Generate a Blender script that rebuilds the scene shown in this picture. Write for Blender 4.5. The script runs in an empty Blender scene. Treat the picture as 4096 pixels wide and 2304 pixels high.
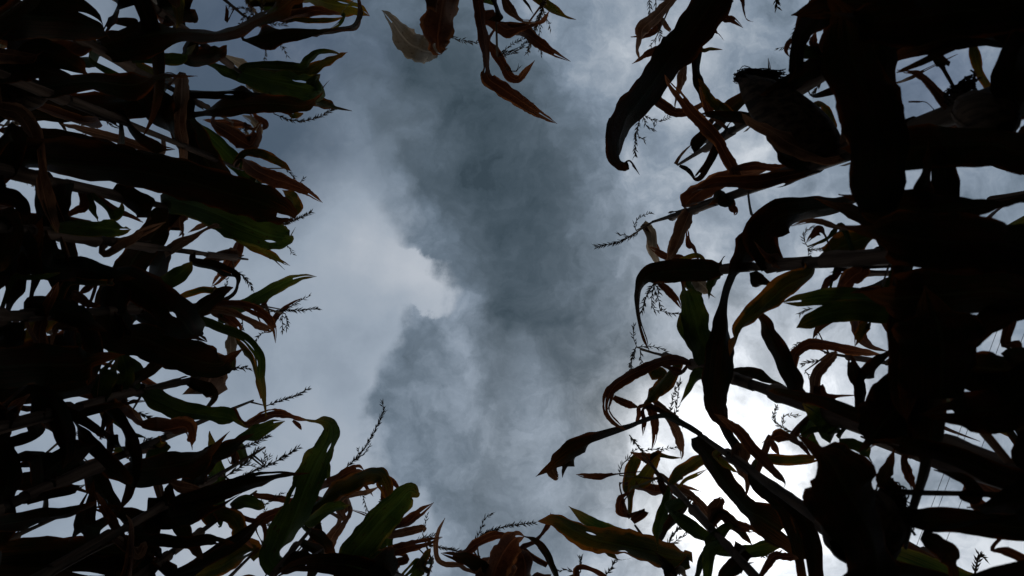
import bpy, math, random
from mathutils import Vector

# ------------------------------------------------------------------ camera, sky, sun, exposure
CAMZ = 0.45                      # the camera lies low between the rows and looks at the zenith
F = 2048.0                       # focal length in photo pixels (4096 wide, 18 mm on 36 mm)
scene = bpy.context.scene
col = scene.collection
cam_d = bpy.data.cameras.new('camera')
cam_d.sensor_width = 36; cam_d.lens = 18; cam_d.clip_start = 0.01; cam_d.clip_end = 6000
cam_d.dof.use_dof = True; cam_d.dof.focus_distance = 1.6; cam_d.dof.aperture_fstop = 11
cam = bpy.data.objects.new('camera', cam_d)
cam.location = (0, 0, CAMZ); cam.rotation_euler = (math.pi, 0, 0)
col.objects.link(cam); scene.camera = cam

SUN = Vector((0.45, 0.39, 1.0)).normalized()
sun_d = bpy.data.lights.new('sun', 'SUN')
sun_d.energy = 0.5; sun_d.angle = math.radians(16); sun_d.color = (1.0, 0.96, 0.9)
sun = bpy.data.objects.new('sun', sun_d)
sun.rotation_euler = (-SUN).to_track_quat('-Z', 'Y').to_euler(); sun.location = SUN * 50
col.objects.link(sun)

scene.view_settings.view_transform = 'Standard'; scene.view_settings.look = 'None'
scene.view_settings.exposure = 0; scene.view_settings.gamma = 1
scene.view_settings.use_curve_mapping = False
scene.cycles.use_adaptive_sampling = True; scene.cycles.adaptive_threshold = 0.015; scene.cycles.adaptive_min_samples = 12
scene.cycles.max_bounces = 6; scene.cycles.transmission_bounces = 4; scene.cycles.diffuse_bounces = 3

world = bpy.data.worlds.new('World'); scene.world = world; world.use_nodes = True
world.cycles.sampling_method = 'MANUAL'; world.cycles.sample_map_resolution = 256

class NT:
    """small helper to write node trees as expressions"""
    def __init__(s, tree): s.t = tree; s.n = tree.nodes; s.l = tree.links
    def node(s, typ, **kw):
        nd = s.n.new(typ)
        for k, v in kw.items(): setattr(nd, k, v)
        return nd
    def put(s, sock, v):
        if hasattr(v, 'is_output'): s.l.new(v, sock)
        elif v is not None: sock.default_value = v
    def m(s, op, a, b=None, c=None, clamp=False):
        nd = s.node('ShaderNodeMath', operation=op); nd.use_clamp = clamp
        s.put(nd.inputs[0], a); s.put(nd.inputs[1], b); s.put(nd.inputs[2], c)
        return nd.outputs[0]
    def v(s, op, a, b=None, out=0):
        nd = s.node('ShaderNodeVectorMath', operation=op)
        s.put(nd.inputs[0], a)
        if op == 'SCALE': s.put(nd.inputs[3], b)
        else: s.put(nd.inputs[1], b)
        return nd.outputs[out]
    def noise(s, vec, scale, detail=6, rough=0.55, dist=0.0, col=False, dim='2D'):
        nd = s.node('ShaderNodeTexNoise', noise_dimensions=dim); s.put(nd.inputs['Vector'], vec)
        nd.inputs['Scale'].default_value = scale; nd.inputs['Detail'].default_value = detail
        nd.inputs['Roughness'].default_value = rough; nd.inputs['Distortion'].default_value = dist
        return nd.outputs['Color' if col else 'Fac']
    def ramp(s, fac, stops, interp='LINEAR'):
        nd = s.node('ShaderNodeValToRGB'); s.put(nd.inputs[0], fac)
        cr = nd.color_ramp; cr.interpolation = interp
        while len(cr.elements) < len(stops): cr.elements.new(0.5)
        for e, (p, c) in zip(cr.elements, stops): e.position = p; e.color = (*c, 1) if len(c) == 3 else c
        return nd.outputs[0]
    def mix(s, fac, a, b, mode='MIX'):
        nd = s.node('ShaderNodeMix', data_type='RGBA', blend_type=mode)
        s.put(nd.inputs[0], fac)
        s.put(nd.inputs[6], (*a, 1) if isinstance(a, tuple) and len(a) == 3 else a)
        s.put(nd.inputs[7], (*b, 1) if isinstance(b, tuple) and len(b) == 3 else b)
        return nd.outputs[2]
    def smooth(s, x, a, b):
        nd = s.node('ShaderNodeMapRange', interpolation_type='SMOOTHSTEP'); s.put(nd.inputs[0], x)
        nd.inputs[1].default_value = a; nd.inputs[2].default_value = b
        return nd.outputs[0]

def build_sky():
    T = NT(world.node_tree); T.n.clear()
    out = T.node('ShaderNodeOutputWorld')
    sky = T.node('ShaderNodeTexSky', sky_type='NISHITA'); sky.sun_disc = False
    sky.sun_elevation = math.asin(SUN.z); sky.sun_rotation = math.atan2(SUN.x, SUN.y)
    bg_sky = T.node('ShaderNodeBackground'); T.l.new(sky.outputs[0], bg_sky.inputs[0]); bg_sky.inputs[1].default_value = 0.05
    # a flat cloud deck: where the view ray meets it, in deck heights from the point overhead
    d = T.node('ShaderNodeTexCoord').outputs['Generated']
    sep = T.node('ShaderNodeSeparateXYZ'); T.l.new(d, sep.inputs[0])
    z = T.m('MAXIMUM', sep.outputs[2], 0.08)
    cmb = T.node('ShaderNodeCombineXYZ')
    T.l.new(T.m('DIVIDE', sep.outputs[0], z), cmb.inputs[0]); T.l.new(T.m('DIVIDE', sep.outputs[1], z), cmb.inputs[1])
    p = cmb.outputs[0]
    half = (0.5, 0.5, 0.0)
    w1 = T.v('MULTIPLY', T.v('SUBTRACT', T.noise(p, 3.4, 2, 0.5, col=True), half), (.16, .16, 0))
    w2 = T.v('MULTIPLY', T.v('SUBTRACT', T.noise(p, 9.0, 7, 0.58, col=True), half), (.12, .12, 0))
    q = T.v('ADD', T.v('ADD', p, w1), w2)
    def blob(cx, cy, r, a, acc, src=q):
        ds = T.v('DISTANCE', src, (cx, cy, 0), out=1)
        s = T.smooth(ds, r * 1.7, 0.0)
        return T.m('MULTIPLY', s, a) if acc is None else T.m('MULTIPLY_ADD', s, a, acc)
    # the bank of dark cloud: its ragged left edge, as distance right of the overhead point for each step along the row
    qs = T.node('ShaderNodeSeparateXYZ'); T.l.new(q, qs.inputs[0])
    fc = T.node('ShaderNodeFloatCurve')
    edge = [(-.9, -.62), (-.56, -.50), (-.42, -.40), (-.252, -.29), (-.159, -.225), (-.081, -.185), (-.058, -.13), (.0, -.118), (.050, -.135), (.062, -.195),
            (.12, -.23), (.175, -.25), (.214, -.275), (.27, -.262), (.338, -.275), (.415, -.19), (.56, -.16), (.9, -.2)]
    cv = fc.mapping.curves[0]
    E = [((a + 1) / 2, b + .7) for a, b in edge]
    cv.points[0].location = (0, E[0][1]); cv.points[1].location = (1, E[-1][1])
    for a, b in E: cv.points.new(a, b)
    for pt in cv.points: pt.handle_type = 'AUTO_CLAMPED'
    fc.mapping.update()
    T.l.new(T.m('MULTIPLY_ADD', qs.outputs[1], .5, .5), fc.inputs['Value'])
    dist = T.m('SUBTRACT', T.m('ADD', qs.outputs[0], .7), fc.outputs[0])
    soft = T.m('MULTIPLY_ADD', T.smooth(qs.outputs[1], -.06, -.40), .20, .024)       # crisp low down, blurred at the top
    soft = T.m('ADD', soft, T.m('MULTIPLY', T.smooth(T.v('LENGTH', p, out=1), .8, 4.0), 2.5))
    x = T.m('DIVIDE', dist, soft)
    bank = T.smooth(x, -1.0, 1.0)
    # thickness within the bank
    D = None
    for b in [(-.15, -.58, .20, .27), (-.17, -.38, .17, .27), (-.05, -.28, .18, .29), (.03, -.17, .15, .31), (.03, -.03, .11, .27), (.07, .08, .12, .29),
              (-.19, .10, .07, .16), (.16, .22, .14, .20), (.06, .42, .20, .24), (-.18, .30, .12, .16), (.19, .00, .11, .12), (.30, .17, .10, .10),
              (.22, -.33, .09, .08), (.085, -.02, .045, -.18), (-.05, .06, .06, -.16), (.17, -.52, .14, -.14), (.30, -.50, .12, -.14), (.26, -.20, .10, -.10),
              (.47, -.27, .08, -.32), (-.06, .26, .08, -.08), (.33, -.06, .08, -.10), (.40, .10, .1, .05), (-.02, .36, .07, -.06), (.95, .56, .16, -.45)]:
        D = blob(*b, D)
    n1 = T.m('SUBTRACT', T.noise(p, 4.2, 6, 0.56), 0.5)
    D = T.m('ADD', D, T.m('MULTIPLY', n1, 0.58))
    n2 = T.m('SUBTRACT', T.noise(q, 12.0, 7, 0.62), 0.5)
    D = T.m('ADD', D, T.m('MULTIPLY', n2, 0.50))
    D = T.m('ADD', D, 0.385)
    dark = T.ramp(D, [(0.0, (.56, .585, .63)), (0.18, (.37, .41, .47)), (0.36, (.220, .268, .335)), (0.55, (.128, .166, .212)),
                      (0.75, (.080, .108, .137)), (0.95, (.052, .075, .096)), (1.0, (.042, .062, .080))])
    # thinner bright cloud beyond the bank's edge
    B = None
    for b in [(-.15, -.01, .11, .30), (-.22, -.12, .14, .12), (-.28, .28, .12, .12), (-.36, .06, .14, .06), (-.46, -.34, .22, -.34), (-.56, -.56, .32, -.42), (-.55, .52, .22, .30), (-.34, .14, .05, -.10), (-.30, .20, .04, -.08)]:
        B = blob(*b, B)
    B = T.m('ADD', T.m('ADD', B, .50), T.m('ADD', T.m('MULTIPLY', n1, .34), T.m('MULTIPLY', n2, .14)))
    light = T.ramp(B, [(0.0, (.075, .105, .145)), (0.3, (.20, .24, .30)), (0.55, (.315, .362, .430)), (0.8, (.43, .46, .515)), (1.0, (.54, .555, .60))])
    cloud = T.mix(1.0, T.mix(bank, light, dark), (.96, 1.0, 1.02), 'MULTIPLY')
    # the sun behind the cloud
    sdn = T.v('ADD', T.v('SUBTRACT', p, (SUN.x / SUN.z, SUN.y / SUN.z, 0)), T.v('ADD', T.v('SCALE', w1, 1.7), w2))
    r2 = T.v('DOT_PRODUCT', sdn, sdn, out=1)
    core = T.m('MULTIPLY', T.m('POWER', 2.718, T.m('MULTIPLY', r2, -1 / 0.038)), 2.5)
    halo = T.m('MULTIPLY', T.m('POWER', 2.718, T.m('MULTIPLY', r2, -1 / 0.20)), 0.40)
    glow = T.m('MULTIPLY', T.m('ADD', core, halo), T.m('POWER', T.m('MAXIMUM', T.m('SUBTRACT', 1.18, D), 0.05), 2.0))
    cloud = T.mix(T.smooth(sep.outputs[2], .10, .42), (.235, .275, .33), cloud)          # the deck closes to even grey low down
    tot = T.mix(1.0, cloud, T.mix(1.0, (1.0, 0.985, 0.97), glow, 'MULTIPLY'), 'ADD')
    bg_c = T.node('ShaderNodeBackground'); T.l.new(tot, bg_c.inputs[0]); bg_c.inputs[1].default_value = 1.0
    cov = blob(-.46, -.56, .20, .6, None); cov = blob(.84, -.40, .16, .5, cov)
    cover = T.m('SUBTRACT', 1.0, cov, clamp=True)
    mx = T.node('ShaderNodeMixShader'); T.l.new(cover, mx.inputs[0]); T.l.new(bg_sky.outputs[0], mx.inputs[1]); T.l.new(bg_c.outputs[0], mx.inputs[2])
    T.l.new(mx.outputs[0], out.inputs[0])
build_sky()

# ------------------------------------------------------------------ materials
def new_mat(name):
    m = bpy.data.materials.new(name); m.use_nodes = True
    T = NT(m.node_tree); T.n.clear()
    return m, T

def leaf_mat(name, a, b, edge, tip, trans, tmix=0.5, spots=(.03, .012, .006), edge_w=0.72, rough=0.6):
    """a corn blade: streaked veins, pale midrib, dry margin and tip, brown flecks, light through it"""
    m, T = new_mat(name)
    out = T.node('ShaderNodeOutputMaterial')
    uv = T.node('ShaderNodeUVMap'); uv.uv_map = 'UVMap'
    sep = T.node('ShaderNodeSeparateXYZ'); T.l.new(uv.outputs[0], sep.inputs[0])
    u, v = sep.outputs[0], sep.outputs[1]
    rnd = T.node('ShaderNodeObjectInfo').outputs['Random']
    off = T.node('ShaderNodeCombineXYZ')
    for i in range(3): T.l.new(T.m('MULTIPLY', rnd, 37.0 + 11 * i), off.inputs[i])
    st = T.v('ADD', T.v('MULTIPLY', uv.outputs[0], (34, 2.2, 1)), off.outputs[0])
    vein = T.noise(st, 1.0, 3, 0.6)
    fine = T.noise(T.v('MULTIPLY', st, (3.5, 1.2, 1)), 1.0, 2, 0.5)
    big = T.noise(T.v('ADD', T.v('MULTIPLY', uv.outputs[0], (1.6, 4.0, 1)), off.outputs[0]), 1.0, 4, 0.6)
    c = T.mix(T.smooth(T.m('ADD', T.m('MULTIPLY', big, 0.75), T.m('MULTIPLY', vein, 0.35)), 0.42, 0.68), a, b)
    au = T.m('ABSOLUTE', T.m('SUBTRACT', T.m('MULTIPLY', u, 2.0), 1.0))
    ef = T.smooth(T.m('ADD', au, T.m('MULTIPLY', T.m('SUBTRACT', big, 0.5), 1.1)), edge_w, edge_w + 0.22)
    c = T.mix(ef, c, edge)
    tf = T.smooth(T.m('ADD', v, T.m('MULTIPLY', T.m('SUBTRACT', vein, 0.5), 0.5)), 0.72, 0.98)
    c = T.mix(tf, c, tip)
    sp = T.smooth(T.noise(T.v('ADD', T.v('MULTIPLY', uv.outputs[0], (9, 22, 1)), off.outputs[0]), 1.0, 3, 0.6), 0.64, 0.70)
    c = T.mix(T.m('MULTIPLY', sp, 0.75), c, spots)
    rib = T.smooth(au, 0.07, 0.03)
    c = T.mix(T.m('MULTIPLY', rib, 0.55), c, tuple(min(1, x * 1.9 + 0.01) for x in a))
    var = T.m('ADD', 0.55, T.m('MULTIPLY', rnd, 0.75))
    shade = T.m('MULTIPLY', var, T.m('ADD', 0.25, T.m('MULTIPLY', T.m('ADD', fine, vein), 0.75)))
    hs = T.node('ShaderNodeHueSaturation'); T.put(hs.inputs['Value'], shade); T.put(hs.inputs['Color'], c)
    c = hs.outputs[0]
    bs = T.node('ShaderNodeBsdfPrincipled'); T.l.new(c, bs.inputs['Base Color'])
    bs.inputs['Roughness'].default_value = rough; bs.inputs['Specular IOR Level'].default_value = 0.06
    bp = T.node('ShaderNodeBump'); bp.inputs['Strength'].default_value = 0.5; bp.inputs['Distance'].default_value = 0.002
    T.l.new(T.m('ADD', vein, T.m('MULTIPLY', fine, 0.6)), bp.inputs['Height']); T.l.new(bp.outputs[0], bs.inputs['Normal'])
    tr = T.node('ShaderNodeBsdfTranslucent')
    T.l.new(T.mix(1.0, c, (*trans, 1), 'MULTIPLY'), tr.inputs[0])
    mx = T.node('ShaderNodeMixShader')
    thin = T.m('ADD', T.m('MULTIPLY', T.smooth(T.m('ADD', v, T.m('MULTIPLY', T.m('SUBTRACT', big, .5), .7)), .30, .95), .75), T.m('MULTIPLY', ef, .45))  # sunlit look of tips put into the translucency; dry tips are thinner too
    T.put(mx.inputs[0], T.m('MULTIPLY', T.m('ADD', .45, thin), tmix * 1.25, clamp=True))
    T.l.new(bs.outputs[0], mx.inputs[1]); T.l.new(tr.outputs[0], mx.inputs[2]); T.l.new(mx.outputs[0], out.inputs[0])
    return m

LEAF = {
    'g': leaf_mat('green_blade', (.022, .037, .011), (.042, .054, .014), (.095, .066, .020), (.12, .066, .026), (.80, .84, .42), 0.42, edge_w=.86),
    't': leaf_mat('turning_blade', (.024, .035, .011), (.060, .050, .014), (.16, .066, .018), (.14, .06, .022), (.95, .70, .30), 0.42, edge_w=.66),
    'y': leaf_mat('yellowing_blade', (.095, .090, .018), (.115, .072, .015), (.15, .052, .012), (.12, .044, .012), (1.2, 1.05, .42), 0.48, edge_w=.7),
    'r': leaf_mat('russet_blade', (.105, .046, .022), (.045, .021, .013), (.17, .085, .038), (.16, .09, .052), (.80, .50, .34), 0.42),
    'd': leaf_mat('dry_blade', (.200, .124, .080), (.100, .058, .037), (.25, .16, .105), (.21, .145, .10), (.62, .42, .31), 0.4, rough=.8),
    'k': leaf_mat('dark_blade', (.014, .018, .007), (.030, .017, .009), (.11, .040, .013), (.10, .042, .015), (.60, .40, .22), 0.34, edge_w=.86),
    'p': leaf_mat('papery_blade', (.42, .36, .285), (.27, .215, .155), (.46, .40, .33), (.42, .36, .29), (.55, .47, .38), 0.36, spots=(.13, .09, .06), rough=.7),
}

def plain_mat(name, a, b, scale=(40, 40, 3), rough=0.7, trans=0.0):
    m, T = new_mat(name)
    out = T.node('ShaderNodeOutputMaterial')
    tc = T.node('ShaderNodeTexCoord').outputs['Object']
    n = T.noise(T.v('MULTIPLY', tc, scale), 1.0, 5, 0.6, dim='3D')
    c = T.mix(T.smooth(n, 0.35, 0.65), a, b)
    bs = T.node('ShaderNodeBsdfPrincipled'); T.l.new(c, bs.inputs['Base Color']); bs.inputs['Roughness'].default_value = rough
    bs.inputs['Specular IOR Level'].default_value = 0.02
    bp = T.node('ShaderNodeBump'); bp.inputs['Strength'].default_value = 0.4; bp.inputs['Distance'].default_value = 0.003
    T.l.new(n, bp.inputs['Height']); T.l.new(bp.outputs[0], bs.inputs['Normal'])
    if trans:
        tr = T.node('ShaderNodeBsdfTranslucent'); T.l.new(c, tr.inputs[0])
        mx = T.node('ShaderNodeMixShader'); mx.inputs[0].default_value = trans
        T.l.new(bs.outputs[0], mx.inputs[1]); T.l.new(tr.outputs[0], mx.inputs[2]); T.l.new(mx.outputs[0], out.inputs[0])
    else: T.l.new(bs.outputs[0], out.inputs[0])
    return m
M_STALK = plain_mat('stalk_rind', (.018, .013, .009), (.055, .036, .024), (45, 45, 9))
M_SHEATH = plain_mat('dry_sheath', (.085, .054, .036), (.035, .021, .014), (90, 90, 5))
M_TASSEL = plain_mat('tassel_chaff', (.16, .11, .07), (.08, .052, .032), (200, 200, 200), trans=.25)
M_HUSK = plain_mat('ear_husk', (.060, .037, .022), (.018, .011, .007), (120, 120, 7), trans=.1)
M_SILK = plain_mat('withered_silk', (.016, .010, .007), (.03, .018, .011), (200, 200, 50))
M_SOIL = plain_mat('soil', (.055, .042, .03), (.035, .027, .02), (3, 3, 3), 0.95)
M_WIRE = plain_mat('wire_metal', (.05, .05, .055), (.07, .07, .07), (1, 1, 1), 0.5)

# ------------------------------------------------------------------ geometry helpers
# plant coordinates: x to the photo's right, y to its bottom, h metres above the camera
def W(x, y, h): return Vector((x, y, h + CAMZ))
def at(px, py, h): return ((px - 2048) / F * h, (py - 1152) / F * h, h)

class Part:
    def __init__(s): s.v = []; s.f = []; s.uv = []
    def build(s, name, mat, parent=None, smooth=True):
        me = bpy.data.meshes.new(name); me.from_pydata([tuple(a) for a in s.v], [], s.f)
        if s.uv:
            ul = me.uv_layers.new(name='UVMap'); data = []
            for f in s.f:
                for i in f: data.extend(s.uv[i])
            ul.data.foreach_set('uv', data)
        if smooth: me.polygons.foreach_set('use_smooth', [True] * len(me.polygons))
        me.materials.append(mat); me.update()
        o = bpy.data.objects.new(name, me); col.objects.link(o)
        if parent: o.parent = parent
        return o
    def tube(s, pts, rad, n=8, caps=True):
        b = len(s.v); prev = None
        for i, p in enumerate(pts):
            t = (pts[min(i + 1, len(pts) - 1)] - pts[max(i - 1, 0)])
            t = t.normalized() if t.length > 1e-9 else Vector((0, 0, 1))
            if prev is None: a = t.orthogonal().normalized()
            else: a = (prev - t * prev.dot(t)).normalized()
            prev = a; c = t.cross(a); r = rad[i] if hasattr(rad, '__len__') else rad
            for k in range(n):
                g = 2 * math.pi * k / n
                s.v.append(p + (a * math.cos(g) + c * math.sin(g)) * r)
        for i in range(len(pts) - 1):
            for k in range(n):
                s.f.append((b + i * n + k, b + i * n + (k + 1) % n, b + (i + 1) * n + (k + 1) % n, b + (i + 1) * n + k))
        if caps:
            s.f.append(tuple(b + k for k in reversed(range(n)))); e = b + (len(pts) - 1) * n
            s.f.append(tuple(e + k for k in range(n)))
    def dart(s, p, d, L, r):
        """a spikelet: a small four sided spindle"""
        d = d.normalized(); a = d.orthogonal().normalized(); c = d.cross(a); b = len(s.v)
        m = p + d * L * 0.4
        s.v += [p, m + a * r, m + c * r, m - a * r, m - c * r, p + d * L]
        for k in range(4):
            s.f.append((b, b + 1 + (k + 1) % 4, b + 1 + k)); s.f.append((b + 5, b + 1 + k, b + 1 + (k + 1) % 4))

def catmull(P, sub):
    """centripetal-like smooth curve through tuples"""
    out = []; n = len(P)
    for i in range(n - 1):
        p0 = P[max(i - 1, 0)]; p1 = P[i]; p2 = P[i + 1]; p3 = P[min(i + 2, n - 1)]
        for k in range(sub):
            t = k / sub; t2 = t * t; t3 = t2 * t
            out.append(tuple(0.5 * ((2 * b) + (-a + c) * t + (2 * a - 5 * b + 4 * c - d) * t2 + (-a + 3 * b - 3 * c + d) * t3)
                             for a, b, c, d in zip(p0, p1, p2, p3)))
    out.append(tuple(P[-1]))
    return out

NC = 8
def blade(rows, rng, fold=0.25, ripple=0.08, slits=0, ragged=0.0):
    """rows: (centre, side vector, normal, half width). A V-folded, rippled strip with torn slits."""
    part = Part(); n = len(rows); s = 0.0; ph = [rng.uniform(0, 6.28) for _ in range(6)]
    k1 = rng.uniform(28, 46); k2 = rng.uniform(60, 95)
    f1 = rng.uniform(5, 11); f2 = rng.uniform(16, 26)
    for i, (c, S, N, hw) in enumerate(rows):
        if i: s += (c - rows[i - 1][0]).length
        tnorm = i / (n - 1)
        hw = hw * (1 + ragged * .8 * math.sin(f2 * s * 3 + ph[0]) * math.sin(f1 * s * 2 + ph[1]))
        fd = fold * (1 + .9 * math.sin(f1 * s + ph[2])) + ragged * .9 * math.sin(f2 * s + ph[3])
        c = c + N * (hw * (.04 + ragged * 1.5) * math.sin(f2 * s + ph[5])) * min(1, tnorm * 4)
        for j in range(NC + 1):
            u = -1 + 2 * j / NC; side = 0 if u < 0 else 1
            rip = (math.sin(k1 * s + ph[side]) + 0.5 * math.sin(k2 * s + ph[2 + side])) * ripple * hw * u * u
            edge = 1.0
            if abs(u) > 0.99: edge += 0.05 * math.sin(k2 * 1.7 * s + ph[4 + side]) - (ragged * 1.4 * rng.random())
            z = fd * hw * (abs(u) ** 1.3) + rip - (0.05 * hw if j == NC // 2 else 0)
            part.v.append(c + S * (u * hw * edge) + N * z)
            part.uv.append(((u + 1) / 2, tnorm))
    skip = set()
    for _ in range(slits):
        j = rng.randrange(1, NC - 1); i0 = rng.randrange(int(n * .25), max(int(n * .25) + 1, int(n * .75))); L = rng.randrange(3, 7)
        for i in range(i0, min(i0 + L, n - 1)): skip.add((i, j))
        for i in range(i0, min(i0 + L + 1, n)):                 # closed at both ends
            a = i * (NC + 1) + j; b = a + 1
            mid = (part.v[a] + part.v[b]) * 0.5; k = 1 - .62 * math.sin(math.pi * (i - i0) / L)
            part.v[a] = part.v[a].lerp(mid, k); part.v[b] = part.v[b].lerp(mid, k)
    if rng.random() < .25 + 3 * ragged:                      # the tip frays along a vein
        j = rng.randrange(2, NC - 2)
        for i in range(int(n * rng.uniform(.72, .86)), n): skip.add((i, j))
    for i in range(n - 1):
        for j in range(NC):
            if (i, j) in skip: continue
            a = i * (NC + 1) + j
            part.f.append((a, a + 1, a + NC + 2, a + NC + 1))
    return part

# ------------------------------------------------------------------ the setting
def ground():
    p = Part(); rng = random.Random(3)
    xs = [-1500, -300, -60, -20, -8] + [-5 + 0.25 * i for i in range(41)] + [8, 20, 60, 300, 1500]
    for y in xs:
        for x in xs:
            near = abs(x) < 6 and abs(y) < 6
            ridge = 0.04 * math.cos((x + 0.2) * 2 * math.pi / 0.64) if near else 0
            p.v.append(Vector((x, y, ridge + (rng.uniform(-.025, .025) if near else 0) - 0.02)))
    n = len(xs)
    for j in range(n - 1):
        for i in range(n - 1): p.f.append((j * n + i, j * n + i + 1, (j + 1) * n + i + 1, (j + 1) * n + i))
    o = p.build('ground', M_SOIL); o['kind'] = 'structure'; o['label'] = 'bare dark soil between the corn rows'
ground()

# ------------------------------------------------------------------ corn plants
class Plant:
    def __init__(s, x, y, top, lx, ly, row, seed):
        s.x = x; s.y = y; s.top = top; s.lx = lx; s.ly = ly; s.row = row; s.rng = random.Random(seed)
        s.leaves = []; s.tassels = []; s.has_tassel = False; s.ears = 0; s.minh = 9
        s.b1 = s.rng.uniform(-.012, .012); s.b2 = s.rng.uniform(-.012, .012)
    def pos(s, h):
        t = max(0, (h + CAMZ) / (s.top + CAMZ))
        return (s.x + s.lx * t ** 1.6 + s.b1 * math.sin(4 * t), s.y + s.ly * t ** 1.6 + s.b2 * math.sin(5 * t), h)

PLANTS = []
def row(name, data, seed):
    for i, (x, y, top, lx, ly) in enumerate(data): PLANTS.append(Plant(x, y, top, lx, ly, name, seed + i * 7)); PLANTS[-1].i = i

row('right', [(.44, -.98, 1.45, .0, -.02), (.45, -.80, 1.50, .01, -.03), (.43, -.60, 1.52, .0, -.05), (.44, -.27, 1.38, -.0, -.06),
              (.42, -.15, 1.50, .0, -.05), (.43, -.035, 1.22, -.0, -.0), (.42, .14, 1.46, -.01, .05), (.42, .29, 1.25, .0, .04),
              (.41, .44, 1.44, .01, .10), (.41, .62, 1.62, -.02, .13), (.44, .84, 1.5, .0, .06), (.42, 1.04, 1.55, 0, .04)], 100)
rl = random.Random(77)
row('left', [(-.86 + rl.uniform(-.04, .04), y + rl.uniform(-.02, .02), rl.uniform(1.5, 1.75), rl.uniform(-.01, .07), y * .03 + rl.uniform(-.03, .03))
             for y in (-1.08, -.92, -.78, -.64, -.50, -.36, -.22, -.09, .06, .20, .34, .49, .65, .82, 1.0, 1.16)], 300)
row('top', [(-.23, -.80, 1.55, .0, .02), (-.05, -.86, 1.6, .0, .0), (.11, -.97, 1.65, .0, .02)], 500)
row('bottom', [(-.61, .72, 1.62, .03, -.02), (-.42, .78, 1.6, .02, .0), (-.26, .88, 1.66, .0, .0), (-.10, .80, 1.52, .0, .0), (.12, .90, 1.6, .0, 0)], 600)
row('left_back', [(-1.52 + rl.uniform(-.05, .05), -1.5 + .2 * i + rl.uniform(-.04, .04), rl.uniform(1.5, 1.8), rl.uniform(-.04, .06), rl.uniform(-.05, .05)) for i in range(16)], 700)
row('right_back', [(1.09 + rl.uniform(-.05, .05), -1.05 + .21 * i + rl.uniform(-.04, .04), rl.uniform(1.4, 1.65), rl.uniform(-.06, .02), rl.uniform(-.04, .04)) for i in range(11)], 900)

# plants that stand wholly outside the frame are left out
OUT = {'right': (0, 11), 'left': (0, 14, 15), 'left_back': (0, 1, 2, 3, 12, 13, 14, 15), 'right_back': (0, 1, 9, 10)}
PLANTS = [p for p in PLANTS if p.i not in OUT.get(p.row, ())]

TILE = {'A': (0, 0), 'B': (0, 768), 'C': (0, 1536), 'D': (800, 0), 'E': (800, 768), 'F': (800, 1536), 'G': (1700, 0), 'H': (1800, 1536),
        'I': (2400, 0), 'J': (2200, 768), 'K': (2200, 1536), 'L': (3072, 0), 'M': (3072, 768), 'N': (3072, 1536)}
TS = 1024 / 1932
def tp(tile, x, y): ox, oy = TILE[tile]; return ox + x * TS, oy + y * TS

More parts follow.
